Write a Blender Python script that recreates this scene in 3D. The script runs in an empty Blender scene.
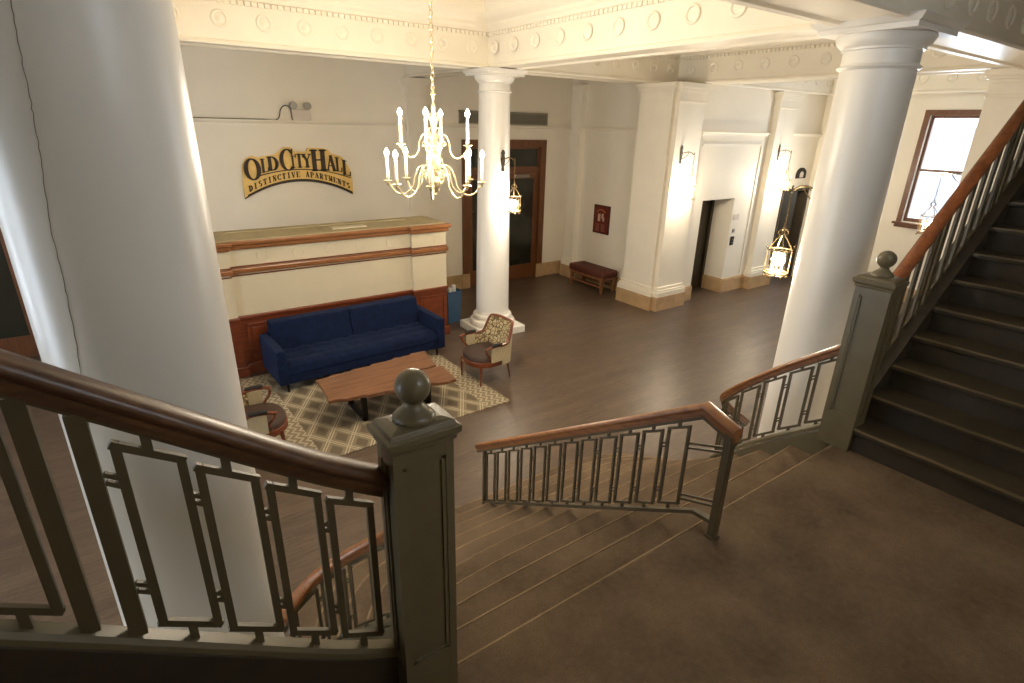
import bpy, math, random
from mathutils import Vector, Matrix
random.seed(7)
SC = bpy.context.scene
COL = SC.collection
PI = math.pi

# ------------------------------------------------------------------ camera
YAW, PITCH, ROLL, FPX = math.radians(35.6), math.radians(21.4), math.radians(1.4), 552.0
fw = Vector((math.sin(YAW)*math.cos(PITCH), math.cos(YAW)*math.cos(PITCH), -math.sin(PITCH)))
rt = Vector((math.cos(YAW), -math.sin(YAW), 0))
up = rt.cross(fw)
r2 = rt*math.cos(ROLL) + up*math.sin(ROLL)
u2 = -rt*math.sin(ROLL) + up*math.cos(ROLL)
cd = bpy.data.cameras.new('camera'); cam = bpy.data.objects.new('camera', cd); COL.objects.link(cam)
cd.sensor_width = 36; cd.lens = FPX/1024*36; cd.clip_start = 0.02; cd.clip_end = 200
M = Matrix.Identity(4)
for i in range(3):
    M[i][0] = r2[i]; M[i][1] = u2[i]; M[i][2] = -fw[i]
M[2][3] = 2.1
cam.matrix_world = M
SC.camera = cam

# ------------------------------------------------------------------ world and exposure
SC.view_settings.view_transform = 'Standard'
SC.view_settings.look = 'None'
SC.view_settings.gamma = 1
SC.view_settings.use_curve_mapping = False
SC.view_settings.exposure = 0.53
W = bpy.data.worlds.new('world'); SC.world = W; W.use_nodes = True
bg = W.node_tree.nodes['Background']
bg.inputs[0].default_value = (0.80, 0.90, 1.0, 1); bg.inputs[1].default_value = 4.5

def area_light(name, loc, rot, sx, sy, power, color):
    l = bpy.data.lights.new(name, 'AREA'); l.shape = 'RECTANGLE'; l.size = sx; l.size_y = sy
    l.energy = power; l.color = color
    o = bpy.data.objects.new(name, l); COL.objects.link(o); o.location = loc; o.rotation_euler = rot
    return o
# daylight entering at the windows (each one fills its own window opening)
DAY = (0.74, 0.86, 1.0)
area_light('daylight_east_window', (14.42, 4.72, 1.4), (0, PI/2, 0), 2.2, 0.95, 60, DAY)
area_light('daylight_west_window', (-4.9, 4.0, 0.7), (0, -PI/2, 0), 2.6, 1.4, 42, DAY)
area_light('daylight_west_window', (-4.9, 7.0, 0.7), (0, -PI/2, 0), 2.6, 1.4, 42, DAY)
area_light('daylight_stair_window', (2.3, -1.15, 3.4), (-PI/2, 0, 0), 1.6, 2.0, 13, (1.0, 0.96, 0.90))
CANDLE_W, LANTERN_W = 26.0, 66.0
WARM = (1.0, 0.87, 0.68)

# ------------------------------------------------------------------ materials
def lin(c):
    return tuple(((x/255)/12.92 if x/255 <= .04045 else (((x/255)+.055)/1.055)**2.4) for x in c)
def _new(name):
    m = bpy.data.materials.new(name); m.use_nodes = True
    nt = m.node_tree; b = nt.nodes['Principled BSDF']
    return m, nt, b
def mixc(nt, fac, a, b, mode='MIX'):
    n = nt.nodes.new('ShaderNodeMix'); n.data_type = 'RGBA'; n.blend_type = mode
    for s, v in ((0, fac), (6, a), (7, b)):
        if isinstance(v, bpy.types.NodeSocket): nt.links.new(v, n.inputs[s])
        else: n.inputs[s].default_value = v if s == 0 else (*v, 1)
    return n.outputs[2]
def coords(nt, scale=(1, 1, 1), rot=(0, 0, 0)):
    t = nt.nodes.new('ShaderNodeTexCoord'); mp = nt.nodes.new('ShaderNodeMapping')
    mp.inputs['Scale'].default_value = scale; mp.inputs['Rotation'].default_value = rot
    nt.links.new(t.outputs['Object'], mp.inputs[0]); return mp.outputs[0]
def noise(nt, vec, scale, detail=4, rough=.55):
    n = nt.nodes.new('ShaderNodeTexNoise'); n.inputs['Scale'].default_value = scale
    n.inputs['Detail'].default_value = detail; n.inputs['Roughness'].default_value = rough
    nt.links.new(vec, n.inputs['Vector']); return n.outputs['Fac']
def ramp(nt, f, a, b):
    n = nt.nodes.new('ShaderNodeMapRange'); n.inputs[1].default_value = a; n.inputs[2].default_value = b
    nt.links.new(f, n.inputs[0]); return n.outputs[0]
def math_n(nt, op, a, b=None):
    n = nt.nodes.new('ShaderNodeMath'); n.operation = op
    for i, v in enumerate((a, b)):
        if v is None: continue
        if isinstance(v, bpy.types.NodeSocket): nt.links.new(v, n.inputs[i])
        else: n.inputs[i].default_value = v
    return n.outputs[0]
def bump(nt, b, h, strength, dist=.01):
    n = nt.nodes.new('ShaderNodeBump'); n.inputs['Strength'].default_value = strength
    n.inputs['Distance'].default_value = dist
    nt.links.new(h, n.inputs['Height']); nt.links.new(n.outputs[0], b.inputs['Normal'])
def plain(name, rgb, rough=.5, metal=0, var=.08, nscale=6, bmp=0, coat=0, spec=.5):
    m, nt, b = _new(name); c = lin(rgb)
    v = noise(nt, coords(nt), nscale)
    d = tuple(x*(1-var) for x in c); e = tuple(min(1, x*(1+var)) for x in c)
    nt.links.new(mixc(nt, ramp(nt, v, .3, .7), d, e), b.inputs['Base Color'])
    b.inputs['Roughness'].default_value = rough; b.inputs['Metallic'].default_value = metal
    b.inputs['Coat Weight'].default_value = coat; b.inputs['Specular IOR Level'].default_value = spec
    if bmp: bump(nt, b, noise(nt, coords(nt), nscale*12), bmp)
    return m
def wood(name, c1, c2, axis='X', rough=.35, scale=5, coat=.3):
    m, nt, b = _new(name)
    s = {'X': (.12, 1, 1), 'Y': (1, .12, 1), 'Z': (1, 1, .12)}[axis]
    v = noise(nt, coords(nt, s), scale*6, 6, .65); v2 = noise(nt, coords(nt, s), scale*1.3, 3)
    a = mixc(nt, ramp(nt, v, .35, .65), lin(c1), lin(c2))
    dk = tuple(x*.55 for x in lin(c1))
    nt.links.new(mixc(nt, ramp(nt, v2, .62, .8), a, dk), b.inputs['Base Color'])
    b.inputs['Roughness'].default_value = rough; b.inputs['Coat Weight'].default_value = coat
    b.inputs['Coat Roughness'].default_value = .25
    bump(nt, b, v, .06)
    return m
def glow(name, col, strength):
    m, nt, b = _new(name)
    b.inputs['Base Color'].default_value = (*col, 1)
    b.inputs['Emission Color'].default_value = (*col, 1); b.inputs['Emission Strength'].default_value = strength
    return m
def glassy(name, tint=(1, 1, 1), gl=.12, rough=.03):
    m, nt, b = _new(name); nt.nodes.remove(b)
    o = nt.nodes['Material Output']
    t = nt.nodes.new('ShaderNodeBsdfTransparent'); t.inputs[0].default_value = (*tint, 1)
    g = nt.nodes.new('ShaderNodeBsdfGlossy'); g.inputs['Roughness'].default_value = rough
    x = nt.nodes.new('ShaderNodeMixShader'); x.inputs[0].default_value = gl
    nt.links.new(t.outputs[0], x.inputs[1]); nt.links.new(g.outputs[0], x.inputs[2]); nt.links.new(x.outputs[0], o.inputs[0])
    return m

mt = {}
mt['wall'] = plain('cream_wall_paint', (238, 230, 214), .6, var=.025, nscale=1.5)
mt['white'] = plain('warm_white_paint', (240, 232, 215), .42, var=.02, nscale=3)
mt['column'] = plain('column_gloss_paint', (236, 232, 224), .33, var=.02, nscale=2, spec=.6)
mt['ceiling'] = plain('ceiling_paint', (240, 232, 214), .7, var=.02, nscale=2)
mt['stone'] = plain('tan_marble', (190, 158, 118), .35, var=.16, nscale=5)
mt['olive'] = plain('olive_grey_paint', (106, 96, 72), .36, var=.07, nscale=9)
mt['olive_iron'] = plain('olive_painted_iron', (88, 77, 55), .45, var=.08, nscale=14)
mt['rail'] = wood('oiled_handrail_wood', (122, 66, 32), (158, 92, 48), 'X', .3)
mt['railY'] = wood('oiled_handrail_wood_lengthways', (126, 78, 42), (160, 104, 58), 'Y', .38)
mt['dark_rail'] = wood('dark_handrail_wood', (72, 46, 30), (104, 70, 44), 'X', .42)
mt['desk_wood'] = wood('red_brown_desk_wood', (96, 42, 20), (124, 60, 30), 'X', .35)
mt['trim_wood'] = wood('brown_moulding_wood', (124, 76, 40), (150, 98, 56), 'X', .35)
mt['door_wood'] = wood('door_frame_wood', (92, 54, 28), (120, 74, 42), 'Z', .35)
mt['cream_panel'] = plain('cream_desk_panel', (204, 193, 168), .55, var=.03, nscale=3)
mt['board'] = plain('desk_top_board', (166, 152, 118), .6, var=.1, nscale=3)
mt['blue'] = plain('navy_velvet', (11, 24, 54), .9, var=.4, spec=.2, nscale=14, bmp=.1)
mt['blue'].node_tree.nodes['Principled BSDF'].inputs['Sheen Weight'].default_value = .06
mt['blue'].node_tree.nodes['Principled BSDF'].inputs['Sheen Tint'].default_value = (.35, .5, 1, 1)
mt['black'] = plain('black_steel', (22, 21, 20), .4, .6, var=.1)
mt['table'] = wood('walnut_slab', (96, 60, 38), (132, 88, 58), 'X', .35, 3)
mt['chair_wood'] = wood('chair_frame_wood', (96, 46, 24), (124, 64, 34), 'X', .3)
mt['brown_seat'] = plain('dark_brown_upholstery', (64, 46, 36), .7, var=.12, nscale=20)
mt['chair_pad'] = plain('black_arm_pad', (30, 27, 24), .6)
mt['beige_cloth'] = plain('plain_beige_cloth', (188, 172, 138), .85, var=.08, nscale=30)
mt['burgundy'] = plain('burgundy_upholstery', (92, 46, 34), .75, var=.12, nscale=12)
mt['bench_wood'] = wood('bench_leg_wood', (118, 74, 46), (148, 98, 62), 'Z', .4)
mt['brass'] = plain('pale_brass', (214, 200, 164), .28, .8, var=.1, nscale=20)
mt['antique'] = plain('antique_brass', (120, 100, 68), .38, .75, var=.15, nscale=20)
mt['dark_bronze'] = plain('dark_bronze', (70, 58, 40), .4, .7, var=.15, nscale=20)
mt['candle'] = plain('ivory_candle_tube', (244, 232, 206), .5, var=.02)
mt['bulb'] = glow('lit_bulb', (1.0, .86, .62), 40)
mt['gold'] = plain('gold_sign_face', (224, 188, 110), .4, .15, var=.1, nscale=8)
mt['sign_dark'] = plain('dark_bronze_letters', (52, 34, 20), .5, .1, var=.1)
mt['plastic'] = plain('off_white_plastic', (214, 202, 190), .5, var=.02)
mt['lens'] = plain('lamp_lens', (170, 168, 160), .15, .3, var=.02)
mt['grille'] = plain('grey_grille_paint', (142, 136, 122), .5, var=.05)
mt['dark_gap'] = plain('dark_recess', (40, 36, 30), .8)
mt['lift_metal'] = plain('dark_lift_door_metal', (74, 66, 52), .3, .5, var=.12, nscale=2)
mt['steel'] = plain('brushed_steel', (150, 146, 138), .35, .8, var=.05)
mt['darkglass'] = plain('dark_door_glass', (42, 42, 34), .12, 0, var=.25, nscale=1.3, spec=.6)
mt['glass'] = glassy('clear_window_glass')
mt['lantern_glass'] = glassy('lantern_glass', (1, .98, .94), .08)
mt['bin'] = plain('blue_bin_plastic', (62, 92, 122), .5, var=.06)
mt['paper'] = plain('white_paper', (214, 210, 204), .7)
mt['dark_step'] = plain('dark_olive_tread', (66, 57, 42), .42, var=.18, nscale=12)
mt['dark_riser'] = plain('dark_olive_riser', (60, 52, 40), .5, var=.15, nscale=12)  # riser paint; on the side strings it stands in for shade
mt['tread_edge'] = plain('worn_tread_edge', (120, 104, 78), .3, .3, var=.1)
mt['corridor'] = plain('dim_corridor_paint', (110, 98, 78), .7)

def mk_carpet(name, a, b_):
    m, nt, b = _new(name); v = coords(nt)
    f = noise(nt, v, 160, 3, .7); g = noise(nt, v, 2.2, 5, .6); k = noise(nt, v, 28, 3, .6)
    c = mixc(nt, ramp(nt, f, .3, .7), lin(a), lin(b_))
    c = mixc(nt, ramp(nt, g, .35, .75), c, tuple(x*.62 for x in lin(a)))
    c = mixc(nt, math_n(nt, 'MULTIPLY', ramp(nt, k, .4, .8), .35), c, lin(b_))
    nt.links.new(c, b.inputs['Base Color']); b.inputs['Roughness'].default_value = .95
    b.inputs['Specular IOR Level'].default_value = .1
    bump(nt, b, f, .5, .006); return m
mt['carpet'] = mk_carpet('brown_carpet', (97, 81, 65), (128, 109, 87))
mt['carpet_edge'] = mk_carpet('pale_carpet_edge', (136, 115, 90), (166, 143, 114))  # paler carpet tone for the tubes along the step edges

def mk_floor():
    m, nt, b = _new('grey_brown_plank_floor'); v = coords(nt)
    br = nt.nodes.new('ShaderNodeTexBrick'); nt.links.new(v, br.inputs['Vector'])
    br.inputs['Scale'].default_value = 1; br.inputs['Brick Width'].default_value = 1.25
    br.inputs['Row Height'].default_value = .15; br.inputs['Mortar Size'].default_value = .0025
    br.offset = .37
    br.inputs['Color1'].default_value = (*lin((92, 76, 63)), 1); br.inputs['Color2'].default_value = (*lin((74, 61, 51)), 1)
    br.inputs['Mortar'].default_value = (*lin((46, 37, 30)), 1)
    s = noise(nt, coords(nt, (.7, 9, 1)), 6, 6, .7)
    s2 = noise(nt, coords(nt, (.5, 3, 1)), 1.8, 4, .6)
    c = mixc(nt, ramp(nt, s, .38, .7), br.outputs['Color'], lin((116, 97, 80)))
    c = mixc(nt, math_n(nt, 'MULTIPLY', ramp(nt, s2, .35, .75), .5), c, lin((64, 52, 43)))
    nt.links.new(c, b.inputs['Base Color']); b.inputs['Roughness'].default_value = .36
    b.inputs['Specular IOR Level'].default_value = .45
    bump(nt, b, s, .05); return m
mt['floor'] = mk_floor()

def mk_rug():
    m, nt, b = _new('diamond_lattice_rug'); t = nt.nodes.new('ShaderNodeTexCoord')
    sx = nt.nodes.new('ShaderNodeSeparateXYZ'); nt.links.new(t.outputs['Object'], sx.inputs[0])
    X, Y = sx.outputs[0], sx.outputs[1]
    def tri(a, period):     # distance to the nearest line
        q = math_n(nt, 'PINGPONG', a, period/2); return q
    u = math_n(nt, 'ADD', math_n(nt, 'MULTIPLY', X, 1.15), math_n(nt, 'MULTIPLY', Y, .72))
    w = math_n(nt, 'SUBTRACT', math_n(nt, 'MULTIPLY', X, 1.15), math_n(nt, 'MULTIPLY', Y, .72))
    def lines(a, p, wd, off=0):
        a2 = math_n(nt, 'ADD', a, off)
        return math_n(nt, 'LESS_THAN', tri(a2, p), wd)
    L = None
    for a in (u, w):
        for off in (0, .045):
            q = lines(a, .36, .009, off); L = q if L is None else math_n(nt, 'MAXIMUM', L, q)
    dk = math_n(nt, 'MULTIPLY', math_n(nt, 'GREATER_THAN', tri(math_n(nt, 'ADD', u, .02), .36), .085), math_n(nt, 'GREATER_THAN', tri(math_n(nt, 'ADD', w, .02), .36), .085))
    c = mixc(nt, dk, lin((134, 120, 97)), lin((98, 86, 68)))
    # zigzag ends
    ax = math_n(nt, 'ABSOLUTE', X); zone = math_n(nt, 'GREATER_THAN', ax, 1.12)
    zz = math_n(nt, 'LESS_THAN', math_n(nt, 'PINGPONG', math_n(nt, 'ADD', ax, math_n(nt, 'PINGPONG', Y, .07)), .045), .017)
    c2 = mixc(nt, zz, lin((136, 122, 98)), lin((186, 172, 146)))
    c = mixc(nt, L, c, lin((192, 178, 150)))
    c = mixc(nt, zone, c, c2)
    nz = noise(nt, t.outputs['Object'], 60, 3)
    c = mixc(nt, math_n(nt, 'MULTIPLY', nz, .35), c, lin((120, 104, 78)))
    nt.links.new(c, b.inputs['Base Color']); b.inputs['Roughness'].default_value = .95
    bump(nt, b, nz, .4, .005); return m
mt['rug'] = mk_rug()
def mk_pattern():
    m, nt, b = _new('patterned_chair_fabric'); v = coords(nt)
    vo = nt.nodes.new('ShaderNodeTexVoronoi'); vo.inputs['Scale'].default_value = 17; vo.feature = 'DISTANCE_TO_EDGE'
    nt.links.new(v, vo.inputs['Vector'])
    e = math_n(nt, 'LESS_THAN', vo.outputs['Distance'], .09)
    n = noise(nt, v, 38, 2); d = math_n(nt, 'GREATER_THAN', n, .6)
    c = mixc(nt, e, lin((200, 180, 138)), lin((120, 98, 62)))
    c = mixc(nt, d, c, lin((58, 46, 34)))
    nt.links.new(c, b.inputs['Base Color']); b.inputs['Roughness'].default_value = .9; return m
mt['pattern'] = mk_pattern()

# ------------------------------------------------------------------ mesh helpers
class MB:
    def __init__(s): s.v = []; s.f = []
    def add(s, vs, fs):
        n = len(s.v); s.v += [tuple(v) for v in vs]; s.f += [tuple(i+n for i in f) for f in fs]; return s
    def box(s, x0, x1, y0, y1, z0, z1):
        vs = [(x, y, z) for z in (z0, z1) for x, y in ((x0, y0), (x1, y0), (x1, y1), (x0, y1))]
        return s.add(vs, [(3, 2, 1, 0), (4, 5, 6, 7), (0, 1, 5, 4), (1, 2, 6, 5), (2, 3, 7, 6), (3, 0, 4, 7)])
    def loft(s, rings, caps=True, closed=True):
        n = len(rings[0]); vs = [p for r in rings for p in r]; fs = []
        for i in range(len(rings)-1):
            for j in range(n if closed else n-1):
                a = i*n+j; b = i*n+(j+1) % n; fs.append((a, b, b+n, a+n))
        if caps:
            fs.append(tuple(reversed(range(n)))); fs.append(tuple(range((len(rings)-1)*n, len(rings)*n)))
        return s.add(vs, fs)
    def prism(s, poly, z0, z1):
        a = sum(poly[i][0]*poly[(i+1) % len(poly)][1]-poly[(i+1) % len(poly)][0]*poly[i][1] for i in range(len(poly)))
        if a < 0: poly = poly[::-1]
        return s.loft([[(x, y, z0) for x, y in poly], [(x, y, z1) for x, y in poly]])
    def lathe(s, prof, c=(0, 0, 0), n=24, sq=False):
        rings = []
        for r, z in prof:
            if sq: rings.append([(c[0]+r*a, c[1]+r*b, c[2]+z) for a, b in ((-1, -1), (1, -1), (1, 1), (-1, 1))])
            else: rings.append([(c[0]+r*math.cos(2*PI*k/n), c[1]+r*math.sin(2*PI*k/n), c[2]+z) for k in range(n)])
        return s.loft(rings)
    def sweep(s, pts, prof, caps=True, vert=True):
        """prof = [(side, up)], side to the right of travel; verticals stay vertical if vert."""
        P = [Vector(p) for p in pts]; rings = []
        for i, p in enumerate(P):
            a = (P[i]-P[i-1]).normalized() if i else None
            b = (P[i+1]-P[i]).normalized() if i < len(P)-1 else None
            t = ((a or b)+(b or a)).normalized()
            h = Vector((t.x, t.y, 0))
            side = Vector((h.y, -h.x, 0)).normalized() if h.length > 1e-5 else Vector((1, 0, 0))
            k = 1.0
            if a and b:
                ah = Vector((a.x, a.y, 0)); 
                if ah.length > 1e-5 and h.length > 1e-5:
                    k = 1/max(.5, abs(ah.normalized().dot(h.normalized())))
            upv = Vector((0, 0, 1)) if vert else side.cross(t).normalized()
            rings.append([p+side*q[0]*k+upv*q[1] for q in prof])
        return s.loft(rings, caps)
    def tube(s, pts, r, n=8, caps=True):
        P = [Vector(p) for p in pts]; rings = []
        rs = r if isinstance(r, (list, tuple)) else [r]*len(P)
        prev = None
        for i, p in enumerate(P):
            t = (P[min(i+1, len(P)-1)]-P[max(i-1, 0)]).normalized()
            if prev is None:
                x = t.orthogonal().normalized()
            else:
                x = (prev - t*prev.dot(t)).normalized()
            prev = x; y = t.cross(x)
            rings.append([p+(x*math.cos(2*PI*k/n)+y*math.sin(2*PI*k/n))*rs[i] for k in range(n)])
        return s.loft(rings, caps)
    def torus(s, c, R, r, axis='Z', n=20, m=8, arc=None, sx=1, sy=1, rot=0):
        rings = []
        for i in range(n):
            a = 2*PI*i/n; ring = []
            for j in range(m):
                b = 2*PI*j/m; q = R+r*math.cos(b); x, y, z = q*math.cos(a)*sx, q*math.sin(a)*sy, r*math.sin(b)
                if axis == 'X': p = (z, x, y)
                elif axis == 'Y': p = (x, z, y)
                else: p = (x, y, z)
                if rot: p = (p[0]*math.cos(rot)-p[1]*math.sin(rot), p[0]*math.sin(rot)+p[1]*math.cos(rot), p[2])
                ring.append((c[0]+p[0], c[1]+p[1], c[2]+p[2]))
            rings.append(ring)
        rings.append(rings[0])
        return s.loft(rings, caps=False)
    def sphere(s, c, r, n=16, sz=1):
        k = max(6, n//2)
        return s.lathe([(max(1e-4, r*math.sin(PI*i/k)), -r*sz*math.cos(PI*i/k)) for i in range(k+1)], c, n)
    def build(s, name, mat, parent=None, smooth=False, bevel=0, label=None):
        me = bpy.data.meshes.new(name); me.from_pydata(s.v, [], s.f); me.validate(); 
        me.materials.append(mt[mat] if isinstance(mat, str) else mat)
        o = bpy.data.objects.new(name, me); COL.objects.link(o)
        import bmesh
        bm = bmesh.new(); bm.from_mesh(me); bmesh.ops.recalc_face_normals(bm, faces=bm.faces); bm.to_mesh(me); bm.free()
        if smooth:
            for p in me.polygons: p.use_smooth = True
            try: me.set_sharp_from_angle(angle=math.radians(smooth if smooth > 1 else 40))
            except Exception: pass
        if bevel:
            b = o.modifiers.new('bevel', 'BEVEL'); b.width = bevel; b.segments = 2; b.limit_method = 'ANGLE'; b.angle_limit = math.radians(40)
        if parent is not None:
            o.parent = parent
            L = parent
            w = Matrix.Identity(4)
            while L is not None:
                if L.type == 'EMPTY' and L.get('world_children'): w = Matrix.Translation(Vector(L.location)).inverted(); break
                L = L.parent
            if parent.type == 'EMPTY': o.matrix_parent_inverse = w
        if label: o['label'] = label
        return o
def box(*a): return MB().box(*a)
def tag(o, label=None, cat=None, group=None, kind=None):
    for k, v in (('label', label), ('category', cat), ('group', group), ('kind', kind)):
        if v: o[k] = v
    return o
def thing(name, loc, label, cat, group=None, world=True, kind=None, rz=0):
    """Empty at the base of a thing; world=True lets its parts be written in room coordinates."""
    o = bpy.data.objects.new(name, None); COL.objects.link(o); o.location = loc; o.empty_display_size = .1
    if world: o['world_children'] = 1
    else: o.rotation_euler = (0, 0, rz)
    return tag(o, label, cat, group, kind)
def copy_tree(o, parent=None):
    c = o.copy(); COL.objects.link(c)
    if parent is not None:
        c.parent = parent; c.matrix_parent_inverse = o.matrix_parent_inverse.copy()
    for ch in list(o.children): copy_tree(ch, c)
    return c
def struct(o): o['kind'] = 'structure'; return o
def lerp(a, b, t): return a+(b-a)*t
def catmull(pts, n=6):
    out = []; P = [Vector(p) for p in pts]
    for i in range(len(P)-1):
        p0 = P[max(i-1, 0)]; p1 = P[i]; p2 = P[i+1]; p3 = P[min(i+2, len(P)-1)]
        for k in range(n):
            t = k/n; out.append(.5*((2*p1)+(p2-p0)*t+(2*p0-5*p1+4*p2-p3)*t*t+(3*p1-p0-3*p2+p3)*t**3))
    out.append(P[-1]); return out

FL, TOP, BEAM = -1.5, 3.8, 2.91       # lobby floor, lobby ceiling, underside of the beams
# ------------------------------------------------------------------ ROOM SHELL
struct(box(-5.2, 18, -1.3, 12.5, FL-.12, FL).build('floor', 'floor'))
struct(box(-5.2, 14.9, 2.3, 11.2, TOP, TOP+.15).build('ceiling', 'ceiling'))
struct(box(-5.2, 14.9, -1.3, 2.3, 6.4, 6.5).build('ceiling', 'ceiling'))

def wall_y(name, y0, y1, x0, x1, z0, z1, holes=(), mat='wall'):     # a wall running along X
    m = MB(); xs = x0
    for (a, b, c, d) in sorted(holes):
        if a > xs: m.box(xs, a, y0, y1, z0, z1)
        if c > z0: m.box(a, b, y0, y1, z0, c)
        if d < z1: m.box(a, b, y0, y1, d, z1)
        xs = b
    if xs < x1: m.box(xs, x1, y0, y1, z0, z1)
    return struct(m.build(name, mat))
def wall_x(name, x0, x1, y0, y1, z0, z1, holes=(), mat='wall'):     # a wall running along Y
    m = MB(); ys = y0
    for (a, b, c, d) in sorted(holes):
        if a > ys: m.box(x0, x1, ys, a, z0, z1)
        if c > z0: m.box(x0, x1, a, b, z0, c)
        if d < z1: m.box(x0, x1, a, b, d, z1)
        ys = b
    if ys < y1: m.box(x0, x1, ys, y1, z0, z1)
    return struct(m.build(name, mat))

wall_y('wall_back', 10.9, 11.15, -5.2, 9.38, FL, TOP, [(6.36, 8.62, FL, 1.76), (-3.30, -1.20, FL, 1.76)])
wall_x('wall_bench_side', 9.38, 9.63, 8.2, 11.15, FL, TOP)
wall_y('wall_lift', 7.5, 7.7, 9.62, 14.7, FL, TOP, [(10.28, 11.42, FL, .69), (13.3, 14.5, FL, .80)])
wall_x('wall_east', 14.5, 14.72, -1.3, 7.5, FL, 6.4, [(4.20, 5.24, .28, 2.5)])
wall_x('wall_west', -5.2, -5.0, -1.3, 11.15, FL, 6.4, [(3.3, 4.7, -.6, 2.0), (6.3, 7.7, -.6, 2.0)])
wall_y('wall_front', -1.4, -1.2, -5.2, 14.72, FL, 6.4, [(1.3, 3.3, 2.6, 4.2)])
# short upper wall that closes the tall stair hall above the lobby ceiling
wall_y('wall_upper_stair', 2.06, 2.56, -5.0, 14.5, TOP, 6.4)
# recess of the lift and the dim corridor on the right
r = MB(); r.box(11.42, 11.6, 7.7, 8.25, FL, 1.0); r.box(10.1, 10.28, 7.7, 8.25, FL, 1.0); r.box(10.1, 11.6, 7.7, 8.25, .69, 1.0); r.box(10.1, 11.6, 8.12, 8.25, FL, .69)
struct(r.build('wall_lift_recess', 'wall'))
for x0, x1 in ((6.2, 8.8), (-3.5, -1.0)):  # unseen dark boxes added to stop daylight leaking round the double doors
    r = MB(); r.box(x0, x1, 12.0, 12.1, FL, 2.0); r.box(x0, x0+.1, 11.15, 12.0, FL, 2.0); r.box(x1-.1, x1, 11.15, 12.0, FL, 2.0); r.box(x0, x1, 11.15, 12.1, 1.9, 2.0)
    struct(r.build('wall_light_block', 'corridor'))
r = MB(); r.box(13.1, 13.3, 7.7, 10.5, FL, 1.2); r.box(16.6, 16.8, 7.5, 10.5, FL, 1.2); r.box(13.1, 16.8, 10.4, 10.6, FL, 1.2); r.box(13.1, 16.8, 7.7, 10.5, 1.0, 1.2); r.box(14.7, 16.8, 7.5, 7.7, FL, 1.2)
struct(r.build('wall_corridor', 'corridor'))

# picture-rail mouldings
n_trim = [0]
def trim(mb, mat='white', **k):
    n_trim[0] += 1; return struct(mb.build('trim_%d' % n_trim[0], mat, **k))
RAILP = [(0, 0), (.035, 0), (.035, .03), (.06, .05), (.075, .075), (.075, .09), (0, .09)]
def moulding(pts, prof=RAILP, mat='white'):
    return trim(MB().sweep(pts, prof), mat)
moulding([(9.38, 10.9, 2.0), (5.52, 10.9, 2.0)][::-1]); moulding([(-5, 10.9, 2.0), (5.0, 10.9, 2.0)])
moulding([(9.38, 10.9, 2.0), (9.38, 8.3, 2.0)]); moulding([(9.9, 7.5, 1.98), (12.25, 7.5, 1.98)]); moulding([(13.15, 7.5, 1.98), (14.5, 7.5, 1.98)])
# recessed panel outline on the lift wall
trim(MB().box(10.0, 12.1, 7.475, 7.505, 1.80, 1.83).box(12.08, 12.12, 7.475, 7.505, -1.2, 1.83))

# stone baseboards
def baseb(name, x0, x1, y0, y1):
    o = MB(); o.box(x0, x1, y0, y1, FL, FL+.30)
    if x1-x0 > y1-y0: o.box(x0, x1, y0+.012, y1, FL+.30, FL+.33)
    else: o.box(x0+.012, x1, y0, y1, FL+.30, FL+.33)
    return struct(o.build(name, 'stone', bevel=.006))
baseb('baseboard_back', 4.9, 6.36, 10.86, 10.9); baseb('baseboard_back', 8.62, 9.38, 10.86, 10.9); baseb('baseboard_back', -1.20, 4.9, 10.86, 10.9)
baseb('baseboard_bench_side', 9.34, 9.38, 8.3, 10.9)
baseb('baseboard_lift', 9.78, 10.28, 7.45, 7.5); baseb('baseboard_lift', 11.42, 12.25, 7.45, 7.5)
baseb('baseboard_lift', 11.38, 11.425, 7.45, 8.1); baseb('baseboard_lift', 13.15, 13.3, 7.45, 7.5)
baseb('baseboard_east', 14.46, 14.5, 2.6, 7.4)

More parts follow.
